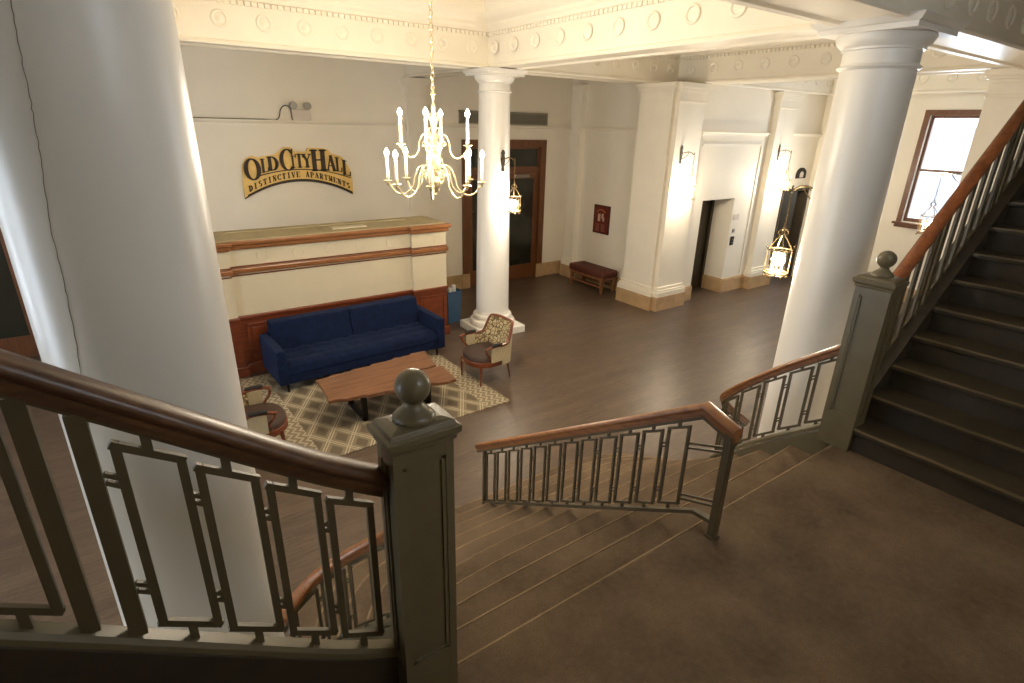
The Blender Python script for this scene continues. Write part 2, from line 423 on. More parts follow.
# ------------------------------------------------------------------ entablature beams
def ring(mb, c, axis):
    """raised round boss with a rim on a beam face; c on the face, axis = outward direction"""
    R = .092
    sgn = -1
    n = 24
    prof = [(R, 0), (R+.004, .012), (R-.006, .022), (R-.022, .020), (R-.028, .008), (R-.05, .006), (R-.06, .012), (.001, .014)]
    rings = []
    for r_, h in prof:
        q = []
        for k in range(n):
            a = 2*PI*k/n
            if axis == 'Y': q.append((c[0]+r_*math.cos(a), c[1]-h, c[2]+r_*math.sin(a)))
            else: q.append((c[0]-h, c[1]+r_*math.cos(a), c[2]+r_*math.sin(a)))
        rings.append(q)
    return mb.loft(rings, caps=False)
def beam(p0, p1, half, ztop=TOP, faces=(-1, 1), rings=(), axis='Y', zb=BEAM, face=-1, mat='white'):
    """entablature beam from p0 to p1 in plan; half = half width; dentils and cornice on both faces"""
    A = Vector((p0[0], p0[1], 0)); B = Vector((p1[0], p1[1], 0))
    h = half
    prof = [(-h+.07, zb+.02), (-h+.05, zb), (-h-.02, zb), (-h-.03, zb+.02), (-h-.02, zb+.045), (-h, zb+.055), (-h, zb+.47), (-h-.03, zb+.49), (-h-.03, zb+.53), (-h-.05, zb+.56),
            (-h-.05, zb+.60), (-h-.11, zb+.66), (-h-.16, zb+.72), (-h-.17, zb+.78), (-h-.17, ztop)]
    prof = prof + [(-x, z) for x, z in reversed(prof)]
    o = trim(MB().sweep([(A.x, A.y, 0), (B.x, B.y, 0)], prof), mat)
    d = (B-A); L = d.length; d.normalize(); side = Vector((d.y, -d.x, 0))
    dm = MB(); k = int(L/.075)
    for i in range(k):
        for sg in faces:
            c = A+d*(i+.5)*L/k+side*sg*(h+.012); z0 = zb+.43; hw = .029
            a = c-d*hw-side*.02; b = c+d*hw-side*.02; e = c+d*hw+side*.02; f = c-d*hw+side*.02
            dm.prism([(a.x, a.y), (b.x, b.y), (e.x, e.y), (f.x, f.y)], z0, zb+.475)
    dm.build('dentil_row', mat, o)
    for c in rings:
        ring(MB(), c, axis).build('round_boss', mat, o, smooth=True)
    return o
RZ = 3.18
beam((-5, 8.23), (5.62, 8.23), .23, rings=[(x, 8.0, RZ) for x in [-2.1, -1.6, -1.1, -.6, -.1, .42, .92, 1.42, 1.91, 2.40, 2.88, 3.36, 3.85, 4.35, 4.86]])
beam((5.39, 8.1), (5.37, 2.3), .24, rings=[(5.135, y, RZ) for y in [7.8, 7.3, 6.8, 6.28, 5.75, 5.22, 4.70, 4.18, 3.66, 3.14]], axis='X')
beam((5.62, 8.23), (9.62, 8.23), .23, rings=[(x, 8.0, RZ) for x in [6.42, 6.92, 7.41, 7.90, 8.39, 8.87, 9.36]])
beam((9.85, 8.25), (9.85, 2.3), .25, rings=[(9.6, y, 3.18) for y in [7.71, 7.19, 6.67, 6.16, 5.64, 5.12, 4.60, 4.08, 3.56, 3.04]], axis='X', zb=2.92)
beam((-5, 2.31), (14.5, 2.31), .25, rings=[(x, 2.06, RZ-.09) for x in [5.0, 5.45, 5.9, 6.35, 6.8, 7.25, 7.7, 8.15, 8.6]], zb=2.87)
beam((10.1, 7.42), (14.5, 7.42), .2, rings=[(x, 7.22, RZ) for x in [10.4, 10.9, 11.4, 11.9, 12.4, 12.9, 13.4, 13.9]])
beam((14.3, 7.3), (14.3, 2.3), .22, rings=[(14.08, y, RZ) for y in [6.9, 6.4, 5.9, 5.4, 4.9, 4.4, 3.9]], axis='X')
beam((5.3, 8.4), (5.3, 10.9), .2)
beam((-.05, 2.5), (-.05, 8.1), .24, faces=(1,))

# ------------------------------------------------------------------ columns
def column(cx, cy, rb, rtp, label, group=None, zt=BEAM):
    t = thing('column', (cx, cy, FL), label, 'column', group)
    c = (cx, cy, 0)
    MB().lathe([(.445, FL), (.445, FL+.13), (.43, FL+.14)], c, sq=True).build('pedestal', 'column', t, bevel=.01)
    k = rb/.30
    MB().lathe([(.40*k, FL+.13), (.42*k, FL+.16), (.425*k, FL+.20), (.40*k, FL+.24), (.36*k, FL+.25), (.345*k, FL+.29), (.36*k, FL+.31), (.35*k, FL+.34), (.315*k, FL+.36), (rb, FL+.42)], c, 48).build('base_moulding', 'column', t, smooth=True)
    prof = []
    z0, z1 = FL+.40, zt-.33
    for i in range(13):
        u = i/12; prof.append((rb+(rtp-rb)*(u**1.25), lerp(z0, z1, u)))
    MB().lathe(prof, c, 64).build('shaft', 'column', t, smooth=True)
    MB().lathe([(rtp, zt-.335), (rtp+.015, zt-.33), (rtp+.028, zt-.315), (rtp+.015, zt-.30), (rtp+.002, zt-.295), (rtp+.002, zt-.20), (rtp+.02, zt-.195), (rtp+.022, zt-.18), (rtp+.055, zt-.15), (rtp+.075, zt-.11), (rtp+.07, zt-.085)], c, 64).build('capital', 'column', t, smooth=True)
    q = rtp+.09
    MB().lathe([(q, zt-.09), (q, zt-.05), (q+.015, zt-.045), (q+.045, zt-.01), (q+.05, zt)], c, sq=True).build('abacus', 'column', t, bevel=.003)
    return t
c1 = column(-.01, 2.22, .284, .275, 'large round white column rising close behind the left handrail')
CR = [(-.1075, 1.962, 2.6), (-0.1086, 1.9626, 2.3539), (-0.1148, 1.9648, 2.2724), (-0.12, 1.9667, 2.201), (-0.124, 1.9682, 2.1247), (-0.1288, 1.9703, 2.06), (-0.135, 1.9731, 1.9881), (-0.1457, 1.9784, 1.8953), (-0.1568, 1.9847, 1.7982), (-0.1581, 1.9852, 1.7024), (-0.1628, 1.9879, 1.6081), (-0.1714, 1.9933, 1.4586), (-0.1937, 2.0103, 1.2731), (-0.2114, 2.0263, 1.0514)]
crk = []
for a, b in zip(CR, CR[1:]):
    for q in range(5):
        t_ = q/5; crk.append((lerp(a[0], b[0], t_)+random.uniform(-.0018, .0018), lerp(a[1], b[1], t_)-.0004, lerp(a[2], b[2], t_)))
MB().tube(crk, .0011, 5).build('hairline_crack', 'grille', c1, label='thin wavering crack in the paint')
column(5.19, 2.33, .300, .268, 'round white column beside the right newel post, with a lantern on its far side', zt=2.90)
column(5.40, 8.20, .300, .254, 'slender-looking white column beyond the chandelier, next to the armchair')
column(-0.05, 8.25, .300, .254, 'round white column far back, in line behind the large left column')

def pilaster(boxes, label, zt, zb=FL, base=True, cap=.07, mat='white', stone=True):
    xs = [b for b in boxes]
    cx = sum(b[0]+b[1] for b in xs)/2/len(xs); cy = sum(b[2]+b[3] for b in xs)/2/len(xs)
    t = thing('pilaster', (cx, cy, zb), label, 'pilaster')
    m = MB()
    for b in boxes: m.box(*b, zb, zt)
    m.build('shaft', mat, t)
    g = lambda b, d: (b[0]-d, b[1]+d, b[2]-d, b[3]+d)
    m = MB()
    for b in boxes:
        for d, z0, z1 in ((.018, zt-.34, zt-.30), (.02, zt-.16, zt-.12), (.045, zt-.12, zt-.08), (cap, zt-.08, zt)): m.box(*g(b, d), z0, z1)
    m.build('capital', mat, t, bevel=.004)
    if base:
        m = MB()
        for b in boxes:
            for d, z0, z1 in ((.075, zb+.30, zb+.40), (.06, zb+.40, zb+.44), (.03, zb+.44, zb+.50)): m.box(*g(b, d), z0, z1)
        m.build('base_moulding', mat, t, bevel=.008)
        m = MB()
        for b in boxes: m.box(*g(b, .085), zb, zb+.30)
        m.build('stone_base', 'stone', t, bevel=.004, label='tan stone base')
    return t
pilaster([(8.90, 9.5, 7.46, 8.28), (8.98, 9.74, 7.36, 8.2)], 'wide white corner pilaster between the bench and the lift opening', BEAM)
pilaster([(12.33, 13.08, 7.36, 7.5)], 'white pilaster between the lift opening and the dark doorway', BEAM)
pilaster([(9.6, 10.3, 2.05, 2.90)], 'white pier at the right edge, behind the upper stair rail', 2.91)
pilaster([(5.06, 5.48, 10.78, 10.9)], 'shallow pilaster on the back wall behind the chandelier', BEAM, base=False, cap=.05)
pilaster([(9.24, 9.38, 10.38, 10.66)], 'slim pilaster near the corner, left of the framed poster', 3.0, base=True, cap=.04, stone=False)

# ------------------------------------------------------------------ LANDING AND STAIRS
XL, XR = .72, 3.93       # faces of the newels
RISE, GO = .15, .265
YE = 1.45
struct(box(.27, XR+.02, -1.19, YE-.01, -.20, 0).build('floor_landing', 'carpet'))

pathR = [(3.985, 1.50, .80), (3.95, 1.9, .49), (3.95, 2.15, .27), (3.99, 2.33, .09), (4.10, 2.47, -.07), (4.27, 2.54, -.22), (4.50, 2.55, -.39), (4.74, 2.58, -.56)]
pathL = [(.70, 1.44, .80), (.83, 1.9, .48), (.88, 2.18, .20), (.85, 2.42, -.03), (.72, 2.58, -.20), (.54, 2.68, -.36), (.38, 2.66, -.48), (.22, 2.56, -.58)]
PR, PL = catmull(pathR, 8), catmull(pathL, 8)
def at_z(P, z):
    if z >= P[0].z: return P[0]
    for a, b in zip(P, P[1:]):
        if a.z >= z >= b.z:
            return a.lerp(b, (a.z-z)/max(1e-6, a.z-b.z))
    return P[-1]
def nosing(n, k=48):
    zr = .77-.15*n
    R_, L_ = at_z(PR, zr), at_z(PL, zr)
    yc = YE+GO*n; xc = 2.36; out = []
    for i in range(k+1):
        u = -1+2*i/k
        e = R_ if u >= 0 else L_
        x = xc+(e.x+(.05 if u > 0 else -.05)-xc)*abs(u); y = yc-(yc-e.y)*abs(u)**6 if n else YE
        out.append(Vector((x, y, 0)))
    return out
stairs = thing('main_staircase', (2.36, 2.8, FL), 'brown carpeted staircase of ten bowed steps going down from the landing to the lobby', 'staircase')
m = MB(); prev = None; rings = []
curves = [nosing(n) for n in range(10)]
def out_n(c, i):
    t = (c[min(i+1, len(c)-1)]-c[max(i-1, 0)]).normalized(); return Vector((-t.y, t.x, 0))
for n, c in enumerate(curves):
    z = -RISE*n
    back = [p-out_n(c, i)*.05 for i, p in enumerate(c)] if n == 0 else None
    if n == 0: rings.append([(p.x, YE-.30, -.0005) for p in c])
    for off, dz in ((-.01, 0), (.012, -.006), (.016, -.016), (.010, -.03), (-.006, -.036)):
        rings.append([tuple(p+out_n(c, i)*off+Vector((0, 0, z+dz))) for i, p in enumerate(c)])
    rings.append([(tuple(p+out_n(c, i)*-.006+Vector((0, 0, z-RISE+.001)))) for i, p in enumerate(c)])
m.loft(rings, caps=False, closed=False)
m.build('carpeted_steps', 'carpet', stairs, smooth=60)
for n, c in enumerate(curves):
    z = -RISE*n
    MB().tube([p+out_n(c, i)*.008+Vector((0, 0, z-.008)) for i, p in enumerate(c)], .0105, 6).build('step_nosing', 'carpet_edge', stairs, smooth=True, label='paler carpet edge')
# closing wall behind the treads, from the landing down
def curb(P, sgn, name):
    m = MB(); q = [Vector(p) for p in P]
    rings = []
    for i, p in enumerate(q):
        t = (q[min(i+1, len(q)-1)]-q[max(i-1, 0)]); t.z = 0; t.normalize(); s = Vector((t.y, -t.x, 0))
        zt = p.z-.69
        rings.append([(p.x-s.x*.05, p.y-s.y*.05, FL), (p.x+s.x*.05, p.y+s.y*.05, FL), (p.x+s.x*.05, p.y+s.y*.05, max(FL+.05, zt)), (p.x-s.x*.05, p.y-s.y*.05, max(FL+.05, zt))])
    return m.loft(rings).build(name, 'olive', stairs, smooth=True)
curb(PR, 1, 'side_stringer'); curb(PL, -1, 'side_stringer')

def up_rail(sgn, xn, off):
    f = lambda d: (xn+sgn*d, 1.48)
    pr = [(0, 1.05), (.08, 1.10), (.18, 1.165), (.33, 1.275), (.79, 1.625), (4.9, 1.625+4.11*.75)]
    pts = [(*f(d), z+off) for d, z in pr]
    sm = catmull([Vector(p) for p in pts[:5]], 5)[:-1]+[Vector(pts[4]), Vector(pts[5])]
    return sm
# upper flights
U_R, U_T = .18, .24
def up_flight(sgn, x0, label, off, rail, xn, ys):
    """sgn=+1 climbs to the right (+X), -1 to the left"""
    t = thing('upper_staircase', (x0, .2, 0), label, 'staircase')
    N = 20; y0, y1 = -1.19, ys[0]+.005
    for n in range(N):
        xa = x0+sgn*U_T*n; z = U_R*(n+1)
        a, b = xa-sgn*.03, xa+sgn*(U_T+.01)
        MB().box(min(a, b), max(a, b), y0, y1, z-.035, z).build('tread', 'dark_step', t, bevel=.008)
        a, b = xa, xa+sgn*.02
        MB().box(min(a, b), max(a, b), y0, y1, z-U_R, z-.03).build('riser', 'dark_riser', t)
        a, b = xa-sgn*.036, xa-sgn*.012
        if n < 12: MB().box(min(a, b), max(a, b), y0+.1, y1-.02, z-.010, z+.003).build('tread_edge', 'tread_edge', t, bevel=.002, label='worn pale metal tread edge')
    # closed side string under the balustrade, its shade put into a darker colour
    def zl(x): return U_R+(x-x0)*sgn*U_R/U_T
    xe = x0+sgn*U_T*N; xs = xn; m = MB()
    poly = [(p.x, p.z+off) for p in rail]+[(rail[-1].x, rail[-1].z+off-.45), (x0+sgn*.3, 0.0), (rail[0].x, 0.0)]
    m.loft([[(x, ys[0], z) for x, z in poly], [(x, ys[1], z) for x, z in poly]]).build('side_string', 'dark_riser', t, bevel=.004)
    m = MB(); poly = [(xs, FL), (xs, .02), (x0+sgn*.3, .02), (rail[-1].x, rail[-1].z+off-.44), (rail[-1].x, FL)]; ya = (ys[0]+ys[1])/2
    m.loft([[(x, ya-.03, z) for x, z in poly], [(x, ya+.03, z) for x, z in poly]]).build('spandrel_wall', 'wall', t)
    return t
up_flight(1, 3.95, 'dark stair flight climbing to the right from the landing', -.80, up_rail(1, 4.055, .05), 4.06, (1.40, 1.56))
up_flight(-1, .28, 'stair flight climbing to the left behind the near left newel post', -.82, up_rail(-1, .55, 0), .53, (1.44, 1.52))

# ------------------------------------------------------------------ BALUSTRADES
RAILPROF = [(-.022, -.135), (.022, -.135), (.022, -.105), (.036, -.10), (.036, -.075), (.050, -.062), (.054, -.04), (.048, -.018), (.03, -.004), (0, 0), (-.03, -.004), (-.048, -.018), (-.054, -.04), (-.050, -.062), (-.036, -.075), (-.036, -.10), (-.022, -.105)]
RAILPROF = [(x*.88, z*.74) for x, z in RAILPROF]
SMALLPROF = [(x*.80, z*.80) for x, z in RAILPROF]
class Path:
    def __init__(s, pts):
        s.p = [Vector(q) for q in pts]; s.s = [0]
        for a, b in zip(s.p, s.p[1:]): s.s.append(s.s[-1]+math.hypot(b.x-a.x, b.y-a.y))
        s.L = s.s[-1]
    def at(s, d, dz=0):
        d = max(0, min(s.L, d))
        for i in range(len(s.s)-1):
            if s.s[i+1] >= d-1e-9:
                t = (d-s.s[i])/max(1e-9, s.s[i+1]-s.s[i]); q = s.p[i].lerp(s.p[i+1], t); return Vector((q.x, q.y, q.z+dz))
        return s.p[-1].copy()
def bar_between(m, a, b, w=.02, t=.014):
    """flat bar from a to b; w across in the plane of the fence, t in depth"""
    a, b = Vector(a), Vector(b); d = (b-a).normalized()
    hz = getattr(bar_between, 'along', Vector((1, 0, 0)))
    nrm = Vector((hz.y, -hz.x, 0))
    x = (hz-d*hz.dot(d))
    if x.length < .3: x = (Vector((0, 0, 1))-d*d.z)
    x.normalize()
    m.loft([[q+x*w/2*i+nrm*t/2*j for i, j in ((-1, -1), (1, -1), (1, 1), (-1, 1))] for q in (a, b)])
def frames(par, path, top, bot, s0, s1, pitch, gapw, mat='olive_iron', w=.02, t=.016, double=None, first=0, inset=.035):
    """rows of upright rectangular frames; top / bot = z offsets of rail underside / shoe top relative to the path"""
    n = max(1, int(round((s1-s0)/pitch))); pitch = (s1-s0)/n; k = 0
    gap = pitch*gapw
    i = 0
    while i < n:
        a = s0+i*pitch+gap/2; b = s0+(i+1)*pitch-gap/2
        d = path.at(b)-path.at(a); d.z = 0; d.normalize(); bar_between.along = d
        T = lambda s: path.at(s, top-inset); B = lambda s: path.at(s, bot+inset)
        if double and (i+first) % double == double-1:
            for s in (a+.022, b-.012):
                m = MB(); bar_between(m, path.at(s, bot), path.at(s, top), w*1.8, t*1.6); m.build('fence_post', mat, par, label='thicker upright post')
            i += 1; continue
        m = MB()
        bar_between(m, T(a), B(a), w, t); bar_between(m, T(b), B(b), w, t)
        bar_between(m, T(a)-d*w*.45, T(b)+d*w*.45, w*.9, t*.94); bar_between(m, B(a)-d*w*.45, B(b)+d*w*.45, w*.9, t*.94)
        c = (a+b)/2
        bar_between(m, path.at(c, top+.005), T(c), w, t); bar_between(m, path.at(c, bot-.005), B(c), w, t)
        # paired ties to the neighbour
        if i < n-1 or True:
            e = min(path.L, b+gap)
            for f in (.20, .80):
                for o_ in (-.012, .012):
                    P = T(b).lerp(B(b), f)+Vector((0, 0, o_)); Q = T(e).lerp(B(e), f)+Vector((0, 0, o_))
                    bar_between(m, P, Q, w*.5, t*.8)
        m.build('baluster_frame', mat, par)
        i += 1
def balustrade(name, label, pts, prof, top, bot, s0, s1, pitch, gapw, railmat, shoe=True, **k):
    P = Path(pts)
    t = thing(name, (P.p[0].x, P.p[0].y, P.p[0].z+bot), label, 'stair railing')
    MB().sweep(P.p, prof).build('handrail', railmat, t, smooth=50)
    z0 = min(q[1] for q in prof)
    MB().sweep(P.p, [(-.013, z0-.012), (.013, z0-.012), (.013, z0+.004), (-.013, z0+.004)]).build('rail_core', 'olive_iron', t)
    if shoe: MB().sweep([P.at(P.L*i/60) for i in range(61)], [(-.035, bot-.045), (.035, bot-.045), (.035, bot-.012), (.022, bot), (-.022, bot), (-.035, bot-.012)]).build('shoe_rail', 'olive', t, bevel=.002)
    frames(t, P, top, bot, s0, s1, pitch, gapw, **k)
    return t, P
bl, PLf = balustrade('stair_balustrade', 'near left stair balustrade with a dark wooden handrail crossing in front of the large column', up_rail(-1, .55, 0), RAILPROF, -.105, -.785, .035, 4.7, .162, .22, 'dark_rail', shoe=True, w=.022, t=.018, double=6, first=1, inset=.055)
br_, PRf = balustrade('stair_balustrade', 'upper right stair balustrade climbing from the right newel post', up_rail(1, 4.11, .05), RAILPROF, -.105, -.765, .03, 4.7, .158, .22, 'rail', shoe=True, w=.022, t=.018, double=6, first=1)
balustrade('stair_balustrade', 'curved right balustrade going down from the right newel post', PR, SMALLPROF, -.085, -.63, .04, Path(PR).L-.03, .175, .22, 'railY', w=.019, t=.015, inset=.03)
balustrade('stair_balustrade', 'curved left balustrade glimpsed through the near left balusters', PL, SMALLPROF, -.085, -.63, .04, Path(PL).L-.03, .175, .22, 'railY', w=.019, t=.015, inset=.03)
# centre rail
cpts = [(2.36, 1.31, .700), (2.36, 1.51, .765), (2.36, 3.80, -.68)]
t = thing('centre_handrail', (2.36, 1.38, 0), 'freestanding centre handrail of the main stairs, ending in a square post on the landing', 'stair railing')
P = Path(cpts)
MB().sweep(P.p, SMALLPROF).build('handrail', 'railY', t, smooth=50)
MB().sweep(P.p, [(-.016, -.10), (.016, -.10), (.016, -.08), (-.016, -.08)]).build('rail_core', 'olive_iron', t)
MB().box(2.338, 2.382, 1.325, 1.369, 0, .68).box(2.33, 2.39, 1.317, 1.377, 0, .012).build('post', 'olive_iron', t, bevel=.003)
MB().box(2.342, 2.378, 3.67, 3.70, -1.35, -.70).build('post', 'olive_iron', t, bevel=.003)
MB().sweep([(2.36, 1.36, .095), (2.36, 1.48, .085), (2.36, 3.69, -1.275)], [(-.02, -.012), (.02, -.012), (.02, .012), (-.02, .012)]).build('bottom_rail', 'olive_iron', t)
frames(t, P, -.10, -.675, .26, 2.36, .178, .26, w=.017, t=.015, inset=.032)
bar_between.along = Vector((0, 1, 0))
for z in (.50, .53, .16, .19):
    m = MB(); bar_between(m, (2.36, 1.37, z+.03), (2.36, 1.60, z-.06), .012, .012)
    m.build('tie_bar', 'olive_iron', t)

# ------------------------------------------------------------------ NEWEL POSTS
def newel(x0, x1, y0, y1, z0, label, rise=0):
    cx, cy = (x0+x1)/2, (y0+y1)/2; h = (x1-x0)/2
    t = thing('newel_post', (cx, cy, z0), label, 'newel post')
    zt = 1.165+rise
    g = .012
    MB().box(x0+g, x1-g, y0+g, y1-g, z0, zt).build('shaft', 'olive', t)
    # raised stiles and rails round a sunk panel on every face
    m = MB(); w = min(.035, (y1-y0)*.22)
    for (xa, xb) in ((x0, x0+w), (x1-w, x1)):
        for (ya, yb) in ((y0, y0+w), (y1-w, y1)): m.box(xa, xb, ya, yb, z0, zt)
    for za, zb in ((z0, z0+.26), (zt-.07, zt)):
        e = .0006
        m.box(x0+w, x1-w, y0+e, y0+w, za, zb).box(x0+w, x1-w, y1-w, y1-e, za, zb).box(x0+e, x0+w, y0+w, y1-w, za, zb).box(x1-w, x1-e, y0+w, y1-w, za, zb)
    m.build('panel_frame', 'olive', t)
    m = MB()
    za, zb = z0+.26, zt-.07
    for xa, xb, ya, yb in ((x0+.004, x0+.012, y0+w, y0+w+.014), (x0+.004, x0+.012, y1-w-.014, y1-w)): m.box(xa, xb, ya, yb, za, zb)
    for xa, xb in ((x0+w, x0+w+.014), (x1-w-.014, x1-w)): m.box(xa, xb, y0+.004, y0+.012, za, zb)
    m.box(x0+.004, x0+.012, y0+w, y1-w, za, za+.014); m.box(x0+.004, x0+.012, y0+w, y1-w, zb-.014, zb)
    m.box(x0+w, x1-w, y0+.004, y0+.012, za, za+.014); m.box(x0+w, x1-w, y0+.004, y0+.012, zb-.014, zb)
    m.build('panel_bead', 'olive', t)
    hy = (y1-y0)/2
    rings = [[(cx+a*(h+d), cy+b*(hy+d), zt+z) for a, b in ((-1, -1), (1, -1), (1, 1), (-1, 1))] for d, z in ((0, -.02), (.008, -.015), (.010, 0), (.020, .012), (.022, .034), (.008, .040), (.004, .052), (-.012, .058), (-.03, .062))]
    MB().loft(rings).build('cap', 'olive', t, bevel=.002)
    c = (cx, cy, zt+.06)
    prof = [(.066, 0), (.068, .008), (.058, .02), (.042, .032), (.030, .045), (.026, .055), (.030, .062)]
    R = .056; zc = .108
    for i in range(1, 14):
        a = -PI/2+.55+(PI-.55)*i/13; prof.append((max(.0005, R*math.cos(a)), zc+R*math.sin(a)))
    MB().lathe(prof, c, 40).build('ball_finial', 'olive', t, smooth=60)
    return t
newel(.540, .748, 1.355, 1.485, 0, 'near left olive newel post with a ball finial, in front of the coffee table', .012)
newel(3.905, 4.070, 1.355, 1.570, 0, 'right olive newel post with a ball finial, at the foot of the dark upper flight', .02)

# ------------------------------------------------------------------ WINDOWS
def window_x(n, x, face, y0, y1, z0, z1, mat='door_wood', deep=.2, reveal=True):
    """sash window in a wall of constant x, room side towards face (-1/+1)"""
    o = struct(MB().box(x-.04, x+.04, y0, y0+.06, z0, z1).box(x-.04, x+.04, y1-.06, y1, z0, z1).box(x-.038, x+.038, y0+.06, y1-.06, z0, z0+.08).box(x-.038, x+.038, y0+.06, y1-.06, z1-.06, z1)
        .box(x-.035, x+.035, y0+.06, y1-.06, (z0+z1)/2-.025, (z0+z1)/2+.025).build('window_%d' % n, mat))
    MB().box(x-.004, x+.004, y0+.05, y1-.05, z0+.07, z1-.05).build('pane', 'glass', o)
    xf = x+face*deep
    a, b = min(xf, xf+face*.03), max(xf, xf+face*.03)
    m = MB().box(a, b, y0-.10, y0, z0-.02, z1-.0005).box(a, b, y1, y1+.10, z0-.02, z1-.0005).box(a-.001, b+.001, y0-.10, y1+.10, z1, z1+.10)
    m.build('casing', mat, o)
    a, b = min(xf-face*.2, xf+face*.09), max(xf-face*.2, xf+face*.09)
    MB().box(a, b, y0-.16, y1+.16, z0-.06, z0-.015).box(min(xf, xf+face*.04), max(xf, xf+face*.04), y0-.12, y1+.12, z0-.13, z0-.06).build('sill', mat, o, bevel=.005)
    return o
window_x(1, 14.62, -1, 4.20, 5.24, .28, 2.5, deep=.12)
window_x(2, -5.1, 1, 3.3, 4.7, -.6, 2.0, deep=.1)
window_x(3, -5.1, 1, 6.3, 7.7, -.6, 2.0, deep=.1)
o = struct(MB().box(1.3, 3.3, -1.34, -1.26, 2.6, 2.68).box(1.3, 3.3, -1.34, -1.26, 4.12, 4.2).box(1.3, 1.38, -1.34, -1.26, 2.6, 4.2).box(3.22, 3.3, -1.34, -1.26, 2.6, 4.2).box(2.27, 2.33, -1.33, -1.27, 2.6, 4.2).build('window_4', 'door_wood'))
MB().box(1.35, 3.25, -1.304, -1.296, 2.65, 4.15).build('pane', 'glass', o)
# pale building across the street
b = thing('neighbouring_building', (24, 7.6, -6), 'pale building seen through the east window', 'building')
MB().box(23, 25, 3, 8.9, -6, 2.1).build('wall', plain('pale_render', (205, 205, 205), .8), b)
m = MB(); m.box(22.7, 25.2, 2.8, 9.1, 2.1, 2.35); m.build('cornice', plain('grey_cornice', (150, 150, 156), .8), b)
for yy in (5.2, 7.1):
    for zz in (-3.2, -.6):
        MB().box(22.95, 23.05, yy, yy+.8, zz, zz+1.5).build('window', plain('dull_window', (150, 156, 166), .3), b)

# ------------------------------------------------------------------ DOORS
def big_door(n, x0, x1, y=10.9):
    zt = 1.76
    o = struct(MB().box(x0-.02, x0+.13, y-.05, y+.14, FL, zt-.12).box(x1-.13, x1+.02, y-.05, y+.14, FL, zt-.12).box(x0-.02, x1+.02, y-.052, y+.14, zt-.12, zt+.03)
        .box(x0+.13, x1-.13, y+.0, y+.12, 1.08, 1.16).build('door_%d' % n, 'door_wood'))
    MB().box(x0-.05, x0+.15, y-.03, y-.06, FL, FL+.34).box(x1-.15, x1+.05, y-.03, y-.06, FL, FL+.34).build('plinth_block', 'stone', o)
    xm = (x0+x1)/2
    for a, b in ((x0+.13, xm), (xm, x1-.13)):
        MB().box(a, a+.04, y+.02, y+.09, 1.16, zt-.12).box(b-.04, b, y+.02, y+.09, 1.16, zt-.12).box(a, b, y+.02, y+.09, zt-.17, zt-.12).box(a, b, y+.02, y+.09, 1.16, 1.2).build('transom_frame', 'door_wood', o)
        MB().box(a+.03, b-.03, y+.05, y+.06, 1.19, zt-.15).build('transom_pane', 'darkglass', o)
        lf = MB().box(a+.005, a+.14, y+.03, y+.08, FL+.01, 1.07).box(b-.14, b-.005, y+.03, y+.08, FL+.01, 1.07).box(a+.14, b-.14, y+.03, y+.08, .93, 1.07).box(a+.14, b-.14, y+.03, y+.08, FL+.01, FL+.36).build('door_leaf', 'door_wood', o)
        MB().box(a+.12, b-.12, y+.05, y+.06, FL+.34, .95).build('pane', 'darkglass', lf)
        MB().box(a+.3, b-.3, y-.01, y+.03, .955, 1.02).build('door_closer', 'steel', lf)
        hx = b-.07 if a < xm-.1 and b == xm else a+.07
        MB().tube([(hx, y+.03, -.55), (hx, y-.03, -.55), (hx, y-.03, -.28), (hx, y+.03, -.28)], .010).build('door_handle', 'antique', lf, smooth=True)
    return o
big_door(1, 6.36, 8.62)
big_door(2, -3.30, -1.20)
# lift door
o = struct(MB().box(10.28, 10.40, 8.0, 8.10, FL, .69).box(11.34, 11.42, 8.0, 8.10, FL, .69).box(10.28, 11.42, 8.0, 8.10, .61, .69).build('door_3', 'lift_metal', bevel=.004))
MB().box(10.40, 10.88, 8.04, 8.07, FL, .61).build('door_leaf', 'lift_metal', o)
MB().box(10.885, 11.34, 8.05, 8.08, FL, .61).build('door_leaf', 'lift_metal', o)
# dark opening on the right
o = struct(MB().box(13.3, 13.36, 7.46, 7.72, FL, .80).box(14.44, 14.5, 7.46, 7.72, FL, .80).box(13.3, 14.5, 7.46, 7.72, .74, .80).build('door_4', plain('dark_frame_paint', (70, 60, 46), .5), bevel=.004))
t = thing('corridor_noticeboard', (13.9, 10.38, .2), 'small pale notice high up inside the dark doorway', 'notice')
MB().box(13.95, 14.45, 10.36, 10.4, .05, .45).build('board', 'dark_gap', t); MB().box(14.0, 14.4, 10.352, 10.362, .12, .38).build('sheet', 'paper', t)
t = thing('corridor_cabinet', (15.6, 9.9, FL), 'brown cupboard standing in the dim corridor', 'cupboard')
MB().box(14.9, 15.6, 9.7, 10.35, FL, .3).build('body', 'chair_wood', t, bevel=.01)
MB().box(14.93, 15.24, 9.68, 9.7, FL+.08, .25).build('door', 'chair_wood', t, bevel=.004); MB().box(15.26, 15.57, 9.68, 9.7, FL+.08, .25).build('door', 'chair_wood', t, bevel=.004)

